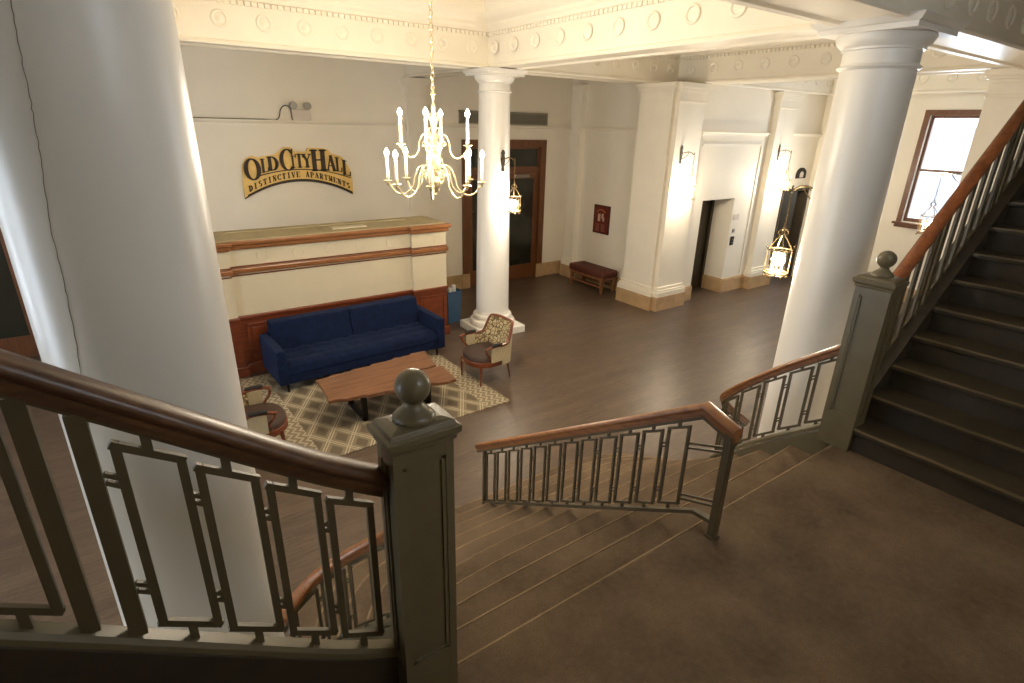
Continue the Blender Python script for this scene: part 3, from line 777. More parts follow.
# ------------------------------------------------------------------ RECEPTION DESK
t = thing('reception_counter', (2.8, 8.8, FL), 'tall white and wood panelled counter behind the blue sofa', 'counter')
X0, X1, A, B, YF, YP, YB = .50, 4.57, 1.15, 3.93, 8.50, 8.42, 9.25
def band(name, mat, z0, z1, d, prof=None, bevel=0):
    m = MB()
    m.box(A-.02, B+.02, YF-d, YB, z0, z1); m.box(X0-d*.6, A+d*.6, YP-d, YB, z0, z1); m.box(B-d*.6, X1+d*.6, YP-d, YB, z0, z1)
    return m.build(name, mat, t, bevel=bevel)
band('plinth', 'desk_wood', FL, FL+.16, .05, bevel=.01)
band('wainscot', 'desk_wood', FL+.16, -.62, 0)
band('wainscot_cap', 'desk_wood', -.64, -.585, .035, bevel=.012)
band('panel_field', 'cream_panel', -.585, .10, 0)
band('thin_moulding', 'desk_wood', .005, .022, .012)
band('middle_moulding', 'trim_wood', .045, .125, .05, bevel=.02)
band('thin_moulding', 'desk_wood', .135, .150, .02)
band('frieze', 'cream_panel', .125, .40, 0)
band('cornice', 'trim_wood', .385, .505, .06, bevel=.025)
band('cornice', 'trim_wood', .455, .515, .10, bevel=.015)
m = MB(); m.box(X0, X1-.02, YP+.0, YB-.02, .515, .53); m.box(1.2, 4.1, 9.0, 9.04, .528, .545); m.box(2.55, 2.58, 8.55, 9.2, .528, .54); m.build('top_board', 'board', t)
MB().box(2.7, 3.25, 8.62, 8.78, .53, .548).box(.9, .98, 8.6, 9.0, .53, .56).build('loose_board', 'cream_panel', t)
for x in (1.62, 2.12, 2.62, 3.10, 3.60): ring(MB(), (x, YF+.018, .265), 'Y').build('round_boss', 'cream_panel', t, smooth=True)
for x in (.82, 4.28): ring(MB(), (x, YP+.018, .265), 'Y').build('round_boss', 'cream_panel', t, smooth=True)
for (a, b, y) in [(.6, 1.05, YP)]+[(1.25+i*.53, 1.25+i*.53+.43, YF) for i in range(5)]+[(4.03, 4.52, YP)]:
    m = MB(); z0, z1 = FL+.24, -.72
    m.box(a, b, y-.018, y, z0, z0+.03).box(a, b, y-.018, y, z1-.03, z1).box(a, a+.03, y-.018, y, z0, z1).box(b-.03, b, y-.018, y, z0, z1).box(a+.07, b-.07, y-.012, y, z0+.07, z1-.07)
    m.build('raised_panel', 'desk_wood', t, bevel=.005)

# ------------------------------------------------------------------ SOFA
def rbox(x0, x1, y0, y1, z0, z1, name, mat, par, bev=.03, seg=4):
    o = MB().box(x0, x1, y0, y1, z0, z1).build(name, mat, par, smooth=True)
    b = o.modifiers.new('bevel', 'BEVEL'); b.width = bev; b.segments = seg
    return o
t = thing('sofa', (2.70, 7.93, FL), 'long navy blue velvet sofa with a tufted seat, in front of the counter', 'sofa', world=False, rz=math.radians(2.2))
L2 = 1.32
rbox(-L2, -L2+.13, -.46, .42, .15, .66, 'arm', 'blue', t, .025); rbox(L2-.13, L2, -.46, .42, .15, .66, 'arm', 'blue', t, .025)
rbox(-L2+.1, L2-.1, -.44, .40, .15, .30, 'base_frame', 'blue', t, .02)
def cushion(x0, x1, y0, y1, z0, z1, nx, ny, name, par, amp=.022, front=False):
    """tufted cushion with button dimples on its top"""
    m = MB(); NX, NY = nx*8, ny*8; vs = []; fs = []
    for j in range(NY+1):
        for i in range(NX+1):
            u, v = i/NX, j/NY
            ed = min(u*(x1-x0), (1-u)*(x1-x0), v*(y1-y0), (1-v)*(y1-y0))
            r_ = min(1, ed/.05); top = z1-.05*(1-math.sqrt(max(0, 1-(1-r_)**2)))
            dd = abs(math.sin(PI*u*nx))**.6*abs(math.sin(PI*v*ny))**.6
            top += amp*(dd-1)
            vs.append((lerp(x0, x1, u), lerp(y0, y1, v), top))
    k = NX+1
    for j in range(NY):
        for i in range(NX): fs.append((j*k+i, j*k+i+1, (j+1)*k+i+1, (j+1)*k+i))
    base = len(vs)
    edge = [i for i in range(k)]+[j*k+NX for j in range(1, NY+1)]+[NY*k+i for i in range(NX-1, -1, -1)]+[j*k for j in range(NY-1, 0, -1)]
    for e in edge: vs.append((vs[e][0], vs[e][1], z0))
    for q in range(len(edge)):
        a, b = edge[q], edge[(q+1) % len(edge)]; fs.append((a, b, base+(q+1) % len(edge), base+q))
    fs.append(tuple(base+q for q in reversed(range(len(edge)))))
    m.add(vs, fs); return m.build(name, 'blue', par, smooth=60)
cushion(-L2+.13, L2-.13, -.45, .22, .30, .46, 9, 3, 'seat_cushion', t)
for a, b in ((-L2+.13, 0), (0, L2-.13)):
    o = rbox(a+.001, b-.001, 0, .20, 0, .46, 'back_cushion', 'blue', t, .03, 5)
    for v in o.data.vertices:
        x, y, z = v.co; v.co = (x, y+.14+z*.22, z+.40)
rbox(-L2+.1, L2-.1, .29, .40, .2, .70, 'back_frame', 'blue', t, .03)
for x in (-L2+.12, 0, L2-.12):
    for y in (-.38, .34): MB().lathe([(.014, 0), (.022, .15)], (x, y, 0), 12).build('leg', 'black', t, smooth=True)

# ------------------------------------------------------------------ RUG
o = MB().box(-1.47, 1.47, -1.38, 1.38, 0, .012).build('patterned_rug', 'rug'); o.location = (2.50, 6.95, FL); o.rotation_euler = (0, 0, math.radians(1.5))
tag(o, 'beige rug with a pale diamond lattice under the coffee table', 'rug')

# ------------------------------------------------------------------ COFFEE TABLE
t = thing('coffee_table', (2.5, 6.35, FL+.012), 'live edge walnut coffee table on black steel legs, in front of the sofa', 'coffee table')
zt = -1.05
def slab(name, edge_f, edge_b):
    poly = edge_f+edge_b[::-1]
    o = MB().prism(poly, zt-.045, zt).build(name, 'table', t, bevel=.005); return o
wob = lambda x, s: .016*math.sin(x*7+s)+.01*math.sin(x*17+s*2)
n = 24
mid = [(lerp(1.70, 3.32, i/n), lerp(6.42, 6.33, i/n)+wob(i*.2, 1)*.5) for i in range(n+1)]
frontE = [(lerp(1.66, 3.27, i/n), lerp(6.09, 5.80, i/n)+wob(i*.2, 0)) for i in range(n+1)]
backE = [(lerp(1.71, 3.36, i/n), lerp(6.76, 6.93, i/n)+wob(i*.2, 3)) for i in range(n+1)]
slab('front_slab', frontE, [(x, y-(.012 if i < 16 else .012+(i-16)*.003)) for i, (x, y) in enumerate(mid)])
slab('rear_slab', [(x-(.06 if i == n else 0), y+(-.010 if i < 16 else .005+(i-16)*.003)) for i, (x, y) in enumerate(mid)], backE)
for x in (2.12, 3.02):
    m = MB()
    for ya, yb, za, zb in ((6.14, 6.19, -1.488, zt-.045), (6.66, 6.71, -1.488, zt-.045)): m.box(x-.035, x+.035, ya, yb, za, zb)
    m.box(x-.035, x+.035, 6.14, 6.71, -1.488, -1.45); m.box(x-.035, x+.035, 6.14, 6.71, zt-.06, zt-.045)
    m.build('leg', 'black', t, bevel=.003)

# ------------------------------------------------------------------ ARMCHAIRS (local: faces -Y, seat width along X)
def armchair(label, loc, rz):
    t = thing('armchair', loc, label, 'armchair', 'patterned wooden armchairs on either side of the coffee table', world=False, rz=rz)
    # seat plan: round front, tapering back
    def plan(sx=1, sy=1):
        pts = []
        for i in range(17):
            a = PI+PI*i/16; pts.append((.30*sx*math.cos(a), -.10+.23*sy*math.sin(a)))
        pts += [(.30*sx, .05), (.25*sx, .26), (-.25*sx, .26), (-.30*sx, .05)]
        return pts
    MB().prism(plan(1.03, 1.05), .29, .37).build('seat_rail', 'chair_wood', t, bevel=.01)
    o = MB().loft([[(x, y, .37) for x, y in plan()], [(x, y, .42) for x, y in plan()], [(x*.93, y*.93, .455) for x, y in plan()], [(x*.6, y*.6, .47) for x, y in plan()]]).build('seat_cushion', 'brown_seat', t, smooth=60)
    # curved back shell
    def arc(s):  # s -1..1 along the wrap-around back, returns x, y
        a = PI/2-s*PI/2*.98; c_, s_ = math.cos(a), math.sin(a); return (.335*math.copysign(abs(c_)**.6, c_), .03+.30*abs(s_)**.7)
    def hgt(s):
        q = min(1, max(0, (.80-abs(s))/.34)); return .60+.25*q*q*(3-2*q)+.02*math.cos(s*PI/2)
    def wrap(s):
        if abs(s) <= 1: return arc(s)
        sg = 1 if s > 0 else -1; x, y = arc(sg); return (x, y-(abs(s)-1)*.4)
    S = [i/20*1.0 for i in range(-20, 21)]
    inn, out = [], []
    for s in S:
        x, y = wrap(s); h = hgt(s); lean = lambda z: .10*(z-.38)*max(0, math.cos(s*PI/2))
        inn.append([(x*.93, y-.02+lean(z), z) for z in (.38, .5, (.5+h)/2, h)])
        out.append([(x, y+.01+lean(z), z) for z in (.30, .5, (.5+h)/2, h)])
    MB().loft(inn, caps=False, closed=False).loft([[p, (p[0]*1.0+.0001, p[1]+.0, p[2]+.0001)] for p in []] or [inn[0], inn[0]], caps=False, closed=False).build('inner_back', 'pattern', t, smooth=60, label='patterned inner back')
    MB().loft(out, caps=False, closed=False).build('outer_back', 'beige_cloth', t, smooth=60, label='plain beige outer back')
    # show-wood top rail running down into the arms
    top = []
    for s in [i/24 for i in range(-24, 25)]:
        x, y = wrap(s); h = hgt(s); top.append((x*.97, y-.003+.10*(h-.38)*max(0, math.cos(s*PI/2)), h+.008))
    MB().tube(top, .022, 8).build('top_rail', 'chair_wood', t, smooth=True)
    for sg in (-1, 1):
        x, y = wrap(sg)
        MB().tube(catmull([(x*.97, y+.02, .61), (sg*.335, -.03, .625), (sg*.34, -.16, .62), (sg*.33, -.22, .60)], 4), [.019]*12+[.022]).build('arm', 'chair_wood', t, smooth=True)
        MB().tube(catmull([(sg*.335, .06, .635), (sg*.34, -.04, .645), (sg*.342, -.14, .64)], 4), [.014]+[.026]*7+[.014]).build('arm_pad', 'chair_pad', t, smooth=True)
        MB().tube(catmull([(sg*.31, -.21, .60), (sg*.30, -.19, .53), (sg*.285, -.13, .45), (sg*.27, -.17, .36)], 4), .017).build('arm_support', 'chair_wood', t, smooth=True)
        MB().box(sg*.325-.006, sg*.325+.006, -.12, .08, .37, .60).build('side_panel', 'beige_cloth', t)
        MB().tube([(sg*.235, -.245, .33), (sg*.25, -.26, .2), (sg*.245, -.26, 0)], [.028, .02, .012]).build('leg', 'chair_wood', t, smooth=True)
        MB().tube([(sg*.21, .25, .33), (sg*.215, .275, .2), (sg*.22, .31, 0)], [.026, .018, .012]).build('leg', 'chair_wood', t, smooth=True)
    return t
armchair('wooden armchair with a patterned back, at the foot of the slender column', (4.14, 6.47, FL+.002), math.radians(-86))
a2 = copy_tree([o for o in COL.objects if o.name == 'armchair'][0])
a2.location = (.84, 6.16, FL+.013); a2.rotation_euler = (0, 0, math.radians(82))
a2['label'] = 'dark-seated wooden armchair partly hidden behind the large left column'

# ------------------------------------------------------------------ BENCH
t = thing('upholstered_bench', (9.03, 9.38, FL), 'burgundy upholstered bench on wooden legs below the framed poster', 'bench')
rbox(8.78, 9.28, 8.78, 9.98, -1.14, -.98, 'seat', 'burgundy', t, .05)
MB().box(8.81, 9.25, 8.81, 9.95, -1.20, -1.13).build('seat_rail', 'bench_wood', t, bevel=.004)
for x in (8.84, 9.22):
    for y in (8.86, 9.90): MB().lathe([(.022, 0), (.03, .2), (.032, .32)], (x, y, FL), sq=True).build('leg', 'bench_wood', t, bevel=.004)
    MB().box(x-.015, x+.015, 8.86, 9.90, FL+.13, FL+.165).build('stretcher', 'bench_wood', t)

# ------------------------------------------------------------------ POSTER
t = thing('framed_poster', (9.37, 9.56, .07), 'dark red framed poster on the wall above the bench', 'poster')
MB().box(9.345, 9.375, 9.30, 9.82, -.26, .40).build('frame', plain('dark_red_frame', (74, 30, 20), .4), t, bevel=.004)
MB().box(9.338, 9.346, 9.335, 9.785, -.225, .365).build('print', plain('maroon_print', (104, 42, 30), .4, var=.25, nscale=12), t)
m = MB()
m.tube([(9.334, 9.70-.28*i/8, .24+.06*math.sin(PI*i/8)) for i in range(9)], .014, 6)
m.build('print_banner', plain('poster_orange', (176, 106, 62), .5), t)
m = MB(); m.prism([(0, 0)]*0 or [(9.331, 9.66), (9.337, 9.66), (9.337, 9.58), (9.331, 9.58)], .03, .2)
m.box(9.331, 9.337, 9.48, 9.54, .1, .21); m.box(9.331, 9.337, 9.45, 9.50, .04, .12); m.build('print_figure', plain('poster_pale', (206, 176, 160), .5), t)
m = MB()
for k in range(4): m.box(9.331, 9.337, 9.42, 9.54, -.06-.045*k, -.04-.045*k).box(9.331, 9.337, 9.60, 9.72, -.06-.045*k, -.04-.045*k)
m.build('print_caption', plain('poster_pink', (160, 104, 90), .5), t)

# ------------------------------------------------------------------ WASTE BIN
t = thing('waste_bin', (4.98, 9.02, FL), 'tall blue waste bin beside the right end of the counter', 'bin')
MB().lathe([(.13, 0), (.155, .60), (.165, .605), (.165, .63), (.15, .63), (.145, .55), (.001, .54)], (4.98, 9.02, FL), sq=True).build('body', 'bin', t, bevel=.008)
MB().box(4.90, 4.97, 8.94, 9.1, FL+.5, FL+.68).box(5.0, 5.08, 8.98, 9.06, FL+.5, FL+.72).build('crumpled_paper', 'paper', t, bevel=.02)

# ------------------------------------------------------------------ VENTILATION GRILLE, EMERGENCY LIGHT, SWITCHES
t = thing('ventilation_grille', (7.45, 10.88, 2.13), 'long grey ventilation grille above the wooden double door', 'ventilation grille')
MB().box(6.3, 8.62, 10.87, 10.9, 2.13, 2.35).build('backing', 'dark_gap', t)
MB().box(6.28, 8.64, 10.855, 10.9, 2.11, 2.14).box(6.28, 8.64, 10.855, 10.9, 2.34, 2.37).box(6.28, 6.31, 10.855, 10.9, 2.11, 2.37).box(8.61, 8.64, 10.855, 10.9, 2.11, 2.37).build('frame', 'grille', t)
m = MB()
for k in range(9): m.box(6.3, 8.62, 10.858, 10.88, 2.148+k*.022, 2.148+k*.022+.014)
m.build('louvres', 'grille', t)
t = thing('emergency_light', (3.03, 10.83, 2.09), 'twin-head emergency light on the ledge above the sign', 'emergency light')
MB().box(2.87, 3.19, 10.80, 10.9, 2.09, 2.27).build('body', 'plastic', t, bevel=.01)
for x in (2.90, 3.14):
    o = MB().tube([(x, 10.86, 2.34), (x, 10.82, 2.34), (x, 10.77, 2.33), (x, 10.75, 2.33)], [.03, .055, .065, .06], 20).build('lamp_head', 'lens', t, smooth=True)
    MB().tube([(x, 10.86, 2.26), (x, 10.86, 2.33)], .012).build('lamp_neck', 'plastic', t)
MB().tube(catmull([(2.87, 10.86, 2.12), (2.86, 10.86, 2.28), (2.78, 10.87, 2.33), (2.70, 10.88, 2.27), (2.62, 10.87, 2.10), (2.3, 10.86, 2.095), (1.2, 10.86, 2.095)], 6), .008, 6).build('cable', 'dark_gap', t, smooth=True)
t = thing('lift_call_panel', (11.55, 7.49, -.2), 'small dark call button panel to the right of the lift opening', 'button panel')
MB().box(11.50, 11.62, 7.48, 7.5, -.38, -.18).build('plate', 'dark_gap', t, bevel=.003)
for z in (-.32, -.25): MB().tube([(11.56, 7.485, z), (11.56, 7.47, z)], .015, 12).build('button', 'steel', t)
tag(MB().box(11.52, 11.60, 7.485, 7.5, -.09, -.01).build('key_switch', 'steel', bevel=.003), 'tiny square steel plate just above the call button panel', 'switch')
tag(MB().box(11.48, 11.68, 7.485, 7.5, .20, .33).build('notice_plate', 'plastic', bevel=.003), 'pale rectangular plate on the wall above the call buttons', 'notice')
t = thing('arched_plaque', (14.0, 7.48, 1.05), 'small dark arched plaque on the wall above the dark doorway', 'plaque')
pl = [(13.78, 1.04), (14.2, 1.04), (14.2, 1.14)]+[(13.99+.21*math.cos(a*PI/12), 1.14+.15*math.sin(a*PI/12)) for a in range(1, 12)]+[(13.78, 1.14)]
MB().loft([[(x, 7.5, z) for x, z in pl], [(x, 7.47, z) for x, z in pl]]).build('plate', 'dark_gap', t)
pl = [(13.92, 1.06), (14.06, 1.06), (14.07, 1.13)]+[(13.99+.08*math.cos(a*PI/8), 1.13+.07*math.sin(a*PI/8)) for a in range(1, 8)]+[(13.91, 1.13)]
MB().loft([[(x, 7.47, z) for x, z in pl], [(x, 7.462, z) for x, z in pl]]).build('emblem', 'plastic', t)

# ------------------------------------------------------------------ THE SIGN
t = thing('lobby_sign', (2.88, 10.87, 1.1), 'gold arched sign reading OLD CITY HALL DISTINCTIVE APARTMENTS on the back wall', 'sign')
SXC = 2.885
def arc_z(x, edge, mid, half=.95):
    u = (x-SXC)/half; return mid-(mid-edge)*u*u
def band_poly(lo, hi, xa, xb, y0, y1, n=30):
    top = [(lerp(xa, xb, i/n), hi(lerp(xa, xb, i/n))) for i in range(n+1)]; bot = [(lerp(xa, xb, i/n), lo(lerp(xa, xb, i/n))) for i in range(n+1)]
    m = MB(); rings = []
    for (x, zt_), (_, zb_) in zip(top, bot): rings.append([(x, y0, zb_), (x, y1, zb_), (x, y1, zt_), (x, y0, zt_)])
    return m.loft(rings)
# plate: lower banner, and the stepped backing that follows the big letters
lo = lambda x: arc_z(x, .815, 1.075)
bt = lambda x: arc_z(x, 1.085, 1.262)
def top_prof(x):
    pts = [(1.92, 1.20), (1.95, 1.36), (2.02, 1.47), (2.12, 1.50), (2.22, 1.47), (2.30, 1.49), (2.48, 1.51), (2.56, 1.56), (2.66, 1.64), (2.78, 1.645), (2.84, 1.57), (3.05, 1.56), (3.09, 1.63), (3.3, 1.625), (3.45, 1.60), (3.5, 1.53), (3.7, 1.47), (3.76, 1.38), (3.84, 1.24), (3.87, 1.14)]
    if x <= pts[0][0]: return pts[0][1]
    for a, b in zip(pts, pts[1:]):
        if a[0] <= x <= b[0]: return lerp(a[1], b[1], (x-a[0])/(b[0]-a[0]))
    return pts[-1][1]
band_poly(lo, lambda x: bt(x)+.02, 1.915, 3.865, 10.84, 10.9, 60).build('banner_plate', 'gold', t)
band_poly(lambda x: bt(x)-.02, top_prof, 1.93, 3.86, 10.85, 10.9, 90).build('backing_plate', 'gold', t)
band_poly(lambda x: lo(x)-.012, lambda x: lo(x)+.018, 1.96, 3.85, 10.832, 10.845, 60).build('border_line', 'sign_dark', t)
band_poly(lambda x: bt(x)-.012, lambda x: bt(x)+.006, 2.2, 3.83, 10.832, 10.845, 60).build('border_line', 'sign_dark', t)
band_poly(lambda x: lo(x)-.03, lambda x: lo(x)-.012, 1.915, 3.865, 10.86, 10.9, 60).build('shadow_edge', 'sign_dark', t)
# stroke letters in a unit box (x 0..1, y 0..1): thick stems, thin bars, serifs
TK, TN = .26, .09
def stem(x, w=TK, y0=0, y1=1): return [((x, y0), (x, y1), w)]
def srf(x, y, w=.36): return [((x-w/2, y), (x+w/2, y), TN)]
def arcs(cx, cy, rx, ry, a0, a1, thick=TK, n=12):
    out = []
    for i in range(n):
        a, b = math.radians(lerp(a0, a1, i/n)), math.radians(lerp(a0, a1, (i+1)/n)); m_ = (a+b)/2
        out.append(((cx+rx*math.cos(a), cy+ry*math.sin(a)), (cx+rx*math.cos(b), cy+ry*math.sin(b)), lerp(TN, thick, abs(math.cos(m_))**1.5)))
    return out
G = {
 'O': arcs(.5, .5, .38, .46, 0, 360, n=24),
 'L': stem(.3)+srf(.3, .97, .5)+[((.1, .03), (.88, .03), TN), ((.88, .03), (.92, .3), TN)],
 'D': stem(.25)+[((.05, .96), (.5, .96), TN), ((.05, .04), (.5, .04), TN)]+arcs(.45, .5, .38, .46, -90, 90),
 'C': arcs(.55, .5, .42, .46, 45, 315, n=20)+[((.86, .72), (.9, .98), TN)],
 'I': stem(.5)+srf(.5, .96, .6)+srf(.5, .04, .6),
 'T': stem(.5)+[((.06, .95), (.94, .95), TN), ((.07, .95), (.05, .74), TN), ((.93, .95), (.95, .74), TN)]+srf(.5, .04, .5),
 'Y': [((.18, .95), (.52, .48), TK*.9), ((.86, .95), (.52, .48), TN)]+stem(.52, y1=.5)+srf(.2, .96, .4)+srf(.84, .96, .3)+srf(.52, .04, .5),
 'H': stem(.22)+stem(.78)+[((.22, .52), (.78, .52), TN)]+srf(.22, .96, .42)+srf(.78, .96, .42)+srf(.22, .04, .42)+srf(.78, .04, .42),
 'A': [((.5, 1), (.82, .03), TK), ((.5, 1), (.16, .03), TN), ((.28, .35), (.7, .35), TN)]+srf(.16, .04, .3)+srf(.84, .04, .34),
 'S': arcs(.5, .74, .28, .22, 40, 250, n=10)+arcs(.5, .27, .3, .23, 70, -140, n=10),
 'N': stem(.2, TN)+stem(.8, TN)+[((.2, .98), (.8, .02), TK)]+srf(.2, .97, .36)+srf(.8, .97, .36)+srf(.2, .03, .36),
 'V': [((.14, .97), (.5, .02), TK), ((.86, .97), (.5, .02), TN)]+srf(.16, .97, .34)+srf(.84, .97, .3),
 'E': stem(.25)+[((.06, .96), (.88, .96), TN), ((.06, .04), (.9, .04), TN), ((.25, .5), (.7, .5), TN), ((.88, .96), (.88, .76), TN), ((.9, .04), (.9, .24), TN)],
 'P': stem(.25)+[((.05, .96), (.5, .96), TN), ((.25, .46), (.5, .46), TN)]+arcs(.48, .71, .34, .25, -90, 90)+srf(.25, .04, .44),
 'R': stem(.25)+[((.05, .96), (.5, .96), TN), ((.25, .48), (.5, .48), TN), ((.5, .48), (.86, .04), TK)]+arcs(.46, .72, .32, .24, -90, 90)+srf(.25, .04, .42)+srf(.88, .04, .2),
 'M': stem(.16, TN)+stem(.84)+[((.16, .98), (.5, .1), TK*.8), ((.84, .98), (.5, .1), TN)]+srf(.14, .97, .28)+srf(.86, .97, .28)+srf(.16, .03, .3)+srf(.84, .03, .34),
}
def letter(ch, xa, xb, zlo, zhi, y0, y1, wk=1.0):
    """zlo, zhi: functions of x"""
    m = MB()
    def W(p): x = lerp(xa, xb, p[0]); return Vector((x, 0, lerp(zlo(x), zhi(x), p[1])))
    wscale = (xb-xa)*wk
    for a, b, w in G[ch]:
        A_, B_ = W(a), W(b); d = (B_-A_)
        if d.length < 1e-6: continue
        d.normalize(); nn = Vector((-d.z, 0, d.x)); hw = w*wscale/2; A_ = A_-d*.004; B_ = B_+d*.004
        q = [A_+nn*hw, B_+nn*hw, B_-nn*hw, A_-nn*hw]
        m.loft([[(p.x, y0, p.z) for p in q], [(p.x, y1, p.z) for p in q]])
    return m
big = [('O', 1.955, 2.235, 1.09, 1.465, None), ('L', 2.235, 2.375, 1.225, 1.455, 0), ('D', 2.345, 2.55, 1.25, 1.485, 0), ('C', 2.565, 2.82, 1.235, 1.62, 0), ('I', 2.745, 2.84, 1.285, 1.50, 0), ('T', 2.835, 2.985, 1.29, 1.53, 0), ('Y', 2.955, 3.125, 1.29, 1.53, 0),
       ('H', 3.11, 3.40, 1.225, 1.60, 0), ('A', 3.385, 3.57, 1.215, 1.495, -.1), ('L', 3.555, 3.69, 1.205, 1.455, -.2), ('L', 3.675, 3.85, 1.13, 1.40, -.3)]
for ch, xa, xb, z0, z1, tilt in big:
    xm = (xa+xb)/2; k = 0 if tilt is None else (tilt or 0)
    if ch == 'L' and xa < 2.4: k = .15
    letter(ch, xa, xb, lambda x: z0+k*(x-xm), lambda x: z1+k*(x-xm), 10.822, 10.85, 1.0).build('raised_letter', 'sign_dark', t)
small = 'DISTINCTIVE APARTMENTS'
x = 1.985; adv = (3.82-1.985)/len(small)
for ch in small:
    if ch != ' ':
        letter(ch, x+adv*.10, x+adv*.88, lambda q: lo(q)+.050, lambda q: lo(q)+.050+.095, 10.830, 10.845, 1.25).build('small_letter', 'sign_dark', t)
    x += adv

# ------------------------------------------------------------------ CHANDELIER
area_light('daylight_corridor', (15.6, 8.9, .95), (0, 0, 0), .8, .8, 14, DAY)
def point(name, loc, power, parent=None, r=.02, col=WARM):
    l = bpy.data.lights.new(name, 'POINT'); l.energy = power; l.color = col; l.shadow_soft_size = r
    o = bpy.data.objects.new(name, l); COL.objects.link(o); o.location = loc
    if parent is not None: o.parent = parent
    return o
def chain(m, p, z0, z1, r=.017, wire=.004, step=.045):
    k = int((z1-z0)/step)
    for i in range(k+1):
        z = z0+(z1-z0)*i/max(1, k)
        m.torus((p[0], p[1], z), r, wire, 'X' if i % 2 else 'Y', 10, 5, sx=.8, sy=1.35)
    return m
def candle(par, x, y, z, h, rr=.0145):
    MB().lathe([(.004, -.045), (.012, -.03), (.018, -.02), (.012, -.01), (.042, -.002), (.046, .006), (.040, .008), (.016, .006), (.014, .03), (.019, .04), (.017, .045)], (x, y, z), 16).build('drip_pan', 'brass', par, smooth=True)
    MB().lathe([(rr, .03), (rr, h)], (x, y, z), 12).build('candle_tube', 'candle', par, smooth=True)
    MB().lathe([(.008, h), (.018, h+.012), (.024, h+.030), (.017, h+.052), (.003, h+.075)], (x, y, z), 12).build('bulb', 'bulb', par, smooth=True)
CX, CY = 2.715, 5.2
t = thing('chandelier', (CX, CY, 1.42), 'brass twelve-candle chandelier hanging on a long chain in the lobby', 'chandelier')
t.location = (CX, CY, 1.42)
chain(MB(), (CX, CY), 2.42, TOP-.04, .022, .0048, .05).build('chain', 'brass', t, smooth=True)
MB().lathe([(.06, TOP), (.055, TOP-.03), (.02, TOP-.05), (.008, TOP-.06)], (CX, CY, 0), 20).build('ceiling_rose', 'brass', t, smooth=True)
prof = [(.003, 1.40), (.016, 1.42), (.010, 1.44), (.030, 1.47), (.055, 1.51), (.06, 1.55), (.035, 1.585), (.018, 1.60), (.028, 1.62), (.018, 1.64), (.014, 1.68), (.024, 1.72), (.045, 1.77), (.036, 1.82), (.018, 1.86), (.032, 1.88), (.032, 1.90), (.015, 1.93), (.013, 2.02), (.024, 2.06), (.038, 2.11), (.022, 2.16), (.012, 2.20), (.02, 2.23), (.02, 2.26), (.01, 2.28), (.012, 2.34), (.03, 2.36), (.012, 2.38), (.006, 2.42)]
MB().lathe(prof, (CX, CY, 0), 24).build('stem', 'brass', t, smooth=True)
def ch_arm(a, R, zc, zroot, h):
    c, s = math.cos(a), math.sin(a)
    Q = lambda r, z: (CX+r*c, CY+r*s, z)
    if R > .4: pts = [Q(.02, zroot), Q(.07, zroot+.08), Q(.15, zroot+.07), Q(.20, zroot-.03), Q(.23, zroot-.13), Q(.32, zroot-.20), Q(.40, zroot-.18), Q(.455, zroot-.11), Q(R, zc-.03)]
    else: pts = [Q(.015, zroot), Q(.05, zroot+.06), Q(.11, zroot+.07), Q(.15, zroot), Q(.16, zroot-.08), Q(.21, zroot-.14), Q(.27, zroot-.13), Q(R, zc-.03)]
    arm = MB().tube(catmull(pts, 4), .0085, 7).build('arm', 'brass', t, smooth=True)
    # scroll
    k = pts[2]; sc = []
    for i in range(15):
        g = i/14*3.3*PI/1.6; rr = .040*(1-i/18); sc.append(Q((.13 if R > .4 else .10)+rr*math.cos(g+PI/2), (zroot-.0)+rr*math.sin(g+PI/2)))
    MB().tube(sc, .005, 6).build('scroll', 'brass', arm, smooth=True)
    candle(arm, CX+R*c, CY+R*s, zc, h)
    point('candle_light', (CX+R*c, CY+R*s, zc+h+.035), CANDLE_W, None, .036)
for k, (zc_, rr_, nn_) in enumerate(((1.60, .10, 8), (1.74, .085, 6), (1.88, .075, 8), (2.02, .07, 6), (2.16, .055, 6))):
    m = MB()
    for i in range(nn_):
        a = 2*PI*i/nn_+k*.3; c, s_ = math.cos(a), math.sin(a); sc = []
        for q in range(22):
            g = -PI/2+q/21*2.6*PI; rr = rr_*.5*(1-q/30); sc.append((CX+(rr_*.55+rr*math.cos(g))*c, CY+(rr_*.55+rr*math.cos(g))*s_, zc_+rr*1.5*math.sin(g)))
        m.tube(sc, .0045, 5)
    m.build('scrollwork_tier', 'brass', t, smooth=True)
for i in range(8): ch_arm(math.radians(12+45*i), .475, 1.545, 1.62, .24)
for i in range(4): ch_arm(math.radians(-40+90*i), .335, 1.90, 1.92, .26)

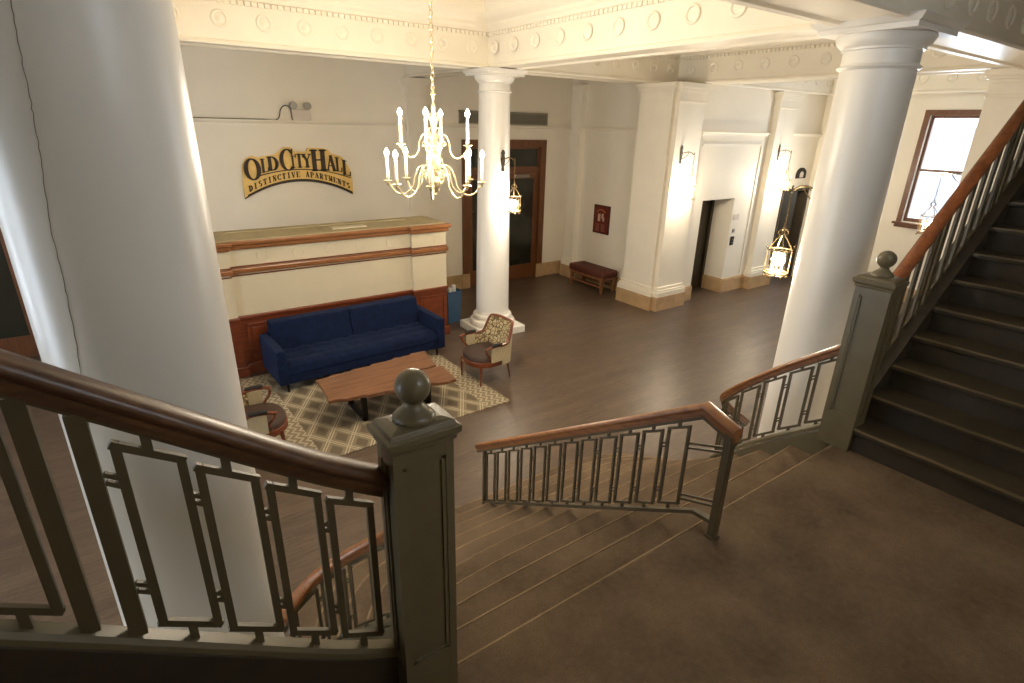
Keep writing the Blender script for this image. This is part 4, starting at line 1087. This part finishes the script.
# ------------------------------------------------------------------ WALL LANTERNS (local: wall behind at +Y, lantern hangs at y=-.36)
def lantern_proto():
    t = thing('wall_lantern', (0, 0, 0), '', 'wall lantern', 'brass lanterns hanging from wall brackets', world=False)
    MB().loft([[(x*w, -.012*d, z) for w, d in ((-1, 0), (1, 0), (1, 1), (-1, 1))] for z, x in ((-.17, .02), (-.15, .038), (-.11, .022), (-.04, .04), (.03, .05), (.08, .028), (.12, .045), (.17, .014))]).build('backplate', 'dark_bronze', t, smooth=True)
    MB().tube(catmull([(0, -.01, .02), (0, -.12, .055), (0, -.19, .05), (0, -.25, .015), (0, -.27, .03), (0, -.26, .05)], 5), .008, 7).tube(catmull([(0, -.01, -.08), (0, -.08, -.05), (0, -.15, .03), (0, -.11, .05), (0, -.09, .02)], 5), .006, 6).build('bracket', 'antique', t, smooth=True)
    y = -.27
    chain(MB(), (0, y), -.33, .0, .012, .0032, .034).build('chain', 'antique', t, smooth=True)
    top, bot, R = -.56, -.79, .11
    crown = MB()
    for k in range(4):
        a = PI/4+k*PI/2; c, s = math.cos(a), math.sin(a)
        crown.tube(catmull([(0, y, -.36), (.03*c, y+.03*s, -.37), (.045*c, y+.045*s, -.40), (.02*c, y+.02*s, -.42), (.05*c, y+.05*s, -.46), (R*.8*c, y+R*.8*s, -.52), (R*c, y+R*s, top)], 4), .005, 6)
        crown.tube(catmull([(R*c, y+R*s, top+.0), (R*1.15*c, y+R*1.15*s, top+.02), (R*1.12*c, y+R*1.12*s, top+.04)], 3), .004, 5)
    crown.torus((0, y, -.345), .014, .004, 'X', 12, 6)
    crown.build('crown', 'antique', t, smooth=True)
    cage = MB(); cage.torus((0, y, top), R, .006, 'Z', 28, 6); cage.torus((0, y, bot), R, .008, 'Z', 28, 6); cage.torus((0, y, bot-.02), R*.9, .006, 'Z', 28, 6)
    for k in range(6):
        a = k*PI/3; cage.tube([(R*math.cos(a), y+R*math.sin(a), top), (R*math.cos(a), y+R*math.sin(a), bot)], .004, 5)
        cage.sphere((R*.95*math.cos(a), y+R*.95*math.sin(a), bot-.035), .012, 8)
    for a in (0, PI/2): cage.tube([(-R*math.cos(a), y-R*math.sin(a), bot), (R*math.cos(a), y+R*math.sin(a), bot)], .005, 5)
    cage.build('cage', 'antique', t, smooth=True)
    MB().loft([[(R*.96*math.cos(2*PI*k/24), y+R*.96*math.sin(2*PI*k/24), z) for k in range(24)] for z in (top, bot)], caps=False).build('glass_cylinder', 'lantern_glass', t, smooth=True)
    for k in range(3):
        a = .5+k*2*PI/3; c = (.05*math.cos(a), y+.05*math.sin(a), bot)
        cs = MB().lathe([(.010, 0), (.018, .01), (.009, .02), (.009, .10)], c, 10).build('candle_tube', 'candle', t, smooth=True)
        MB().lathe([(.006, .10), (.013, .115), (.016, .13), (.010, .155), (.002, .175)], c, 10).build('bulb', 'bulb', cs, smooth=True)
    return t
LAN = lantern_proto()
def place_lantern(x, y, z, out, label, first=False, power=LANTERN_W):
    """wall point; out = plan angle (deg) of the direction the bracket sticks out"""
    t = LAN if first else copy_tree(LAN)
    a = math.radians(out); rz = a+PI/2
    t.location = (x, y, z); t.rotation_euler = (0, 0, rz); t['label'] = label
    if power:
        d = .27
        point('lantern_light', (x+d*math.cos(a), y+d*math.sin(a), z-.70), power, None, .085)
    return t
place_lantern(5.40, 7.93, 1.55, -78, 'lit lantern hanging on the slender column beyond the chandelier', True)
place_lantern(5.27, 2.61, 1.58, 88, 'lit brass lantern hanging left of the big right column, above the lobby floor')
place_lantern(9.20, 7.36, 1.64, -75, 'lit lantern on the wide corner pilaster left of the lift opening')
place_lantern(12.60, 7.36, 1.66, -75, 'lit lantern on the pilaster beside the dark doorway')
place_lantern(9.75, 2.90, 1.56, 95, 'lantern on a chain silhouetted against the bright window', power=8)
for o in COL.objects:
    if o.type == 'EMPTY' and o.get('world_children') is not None: del o['world_children']
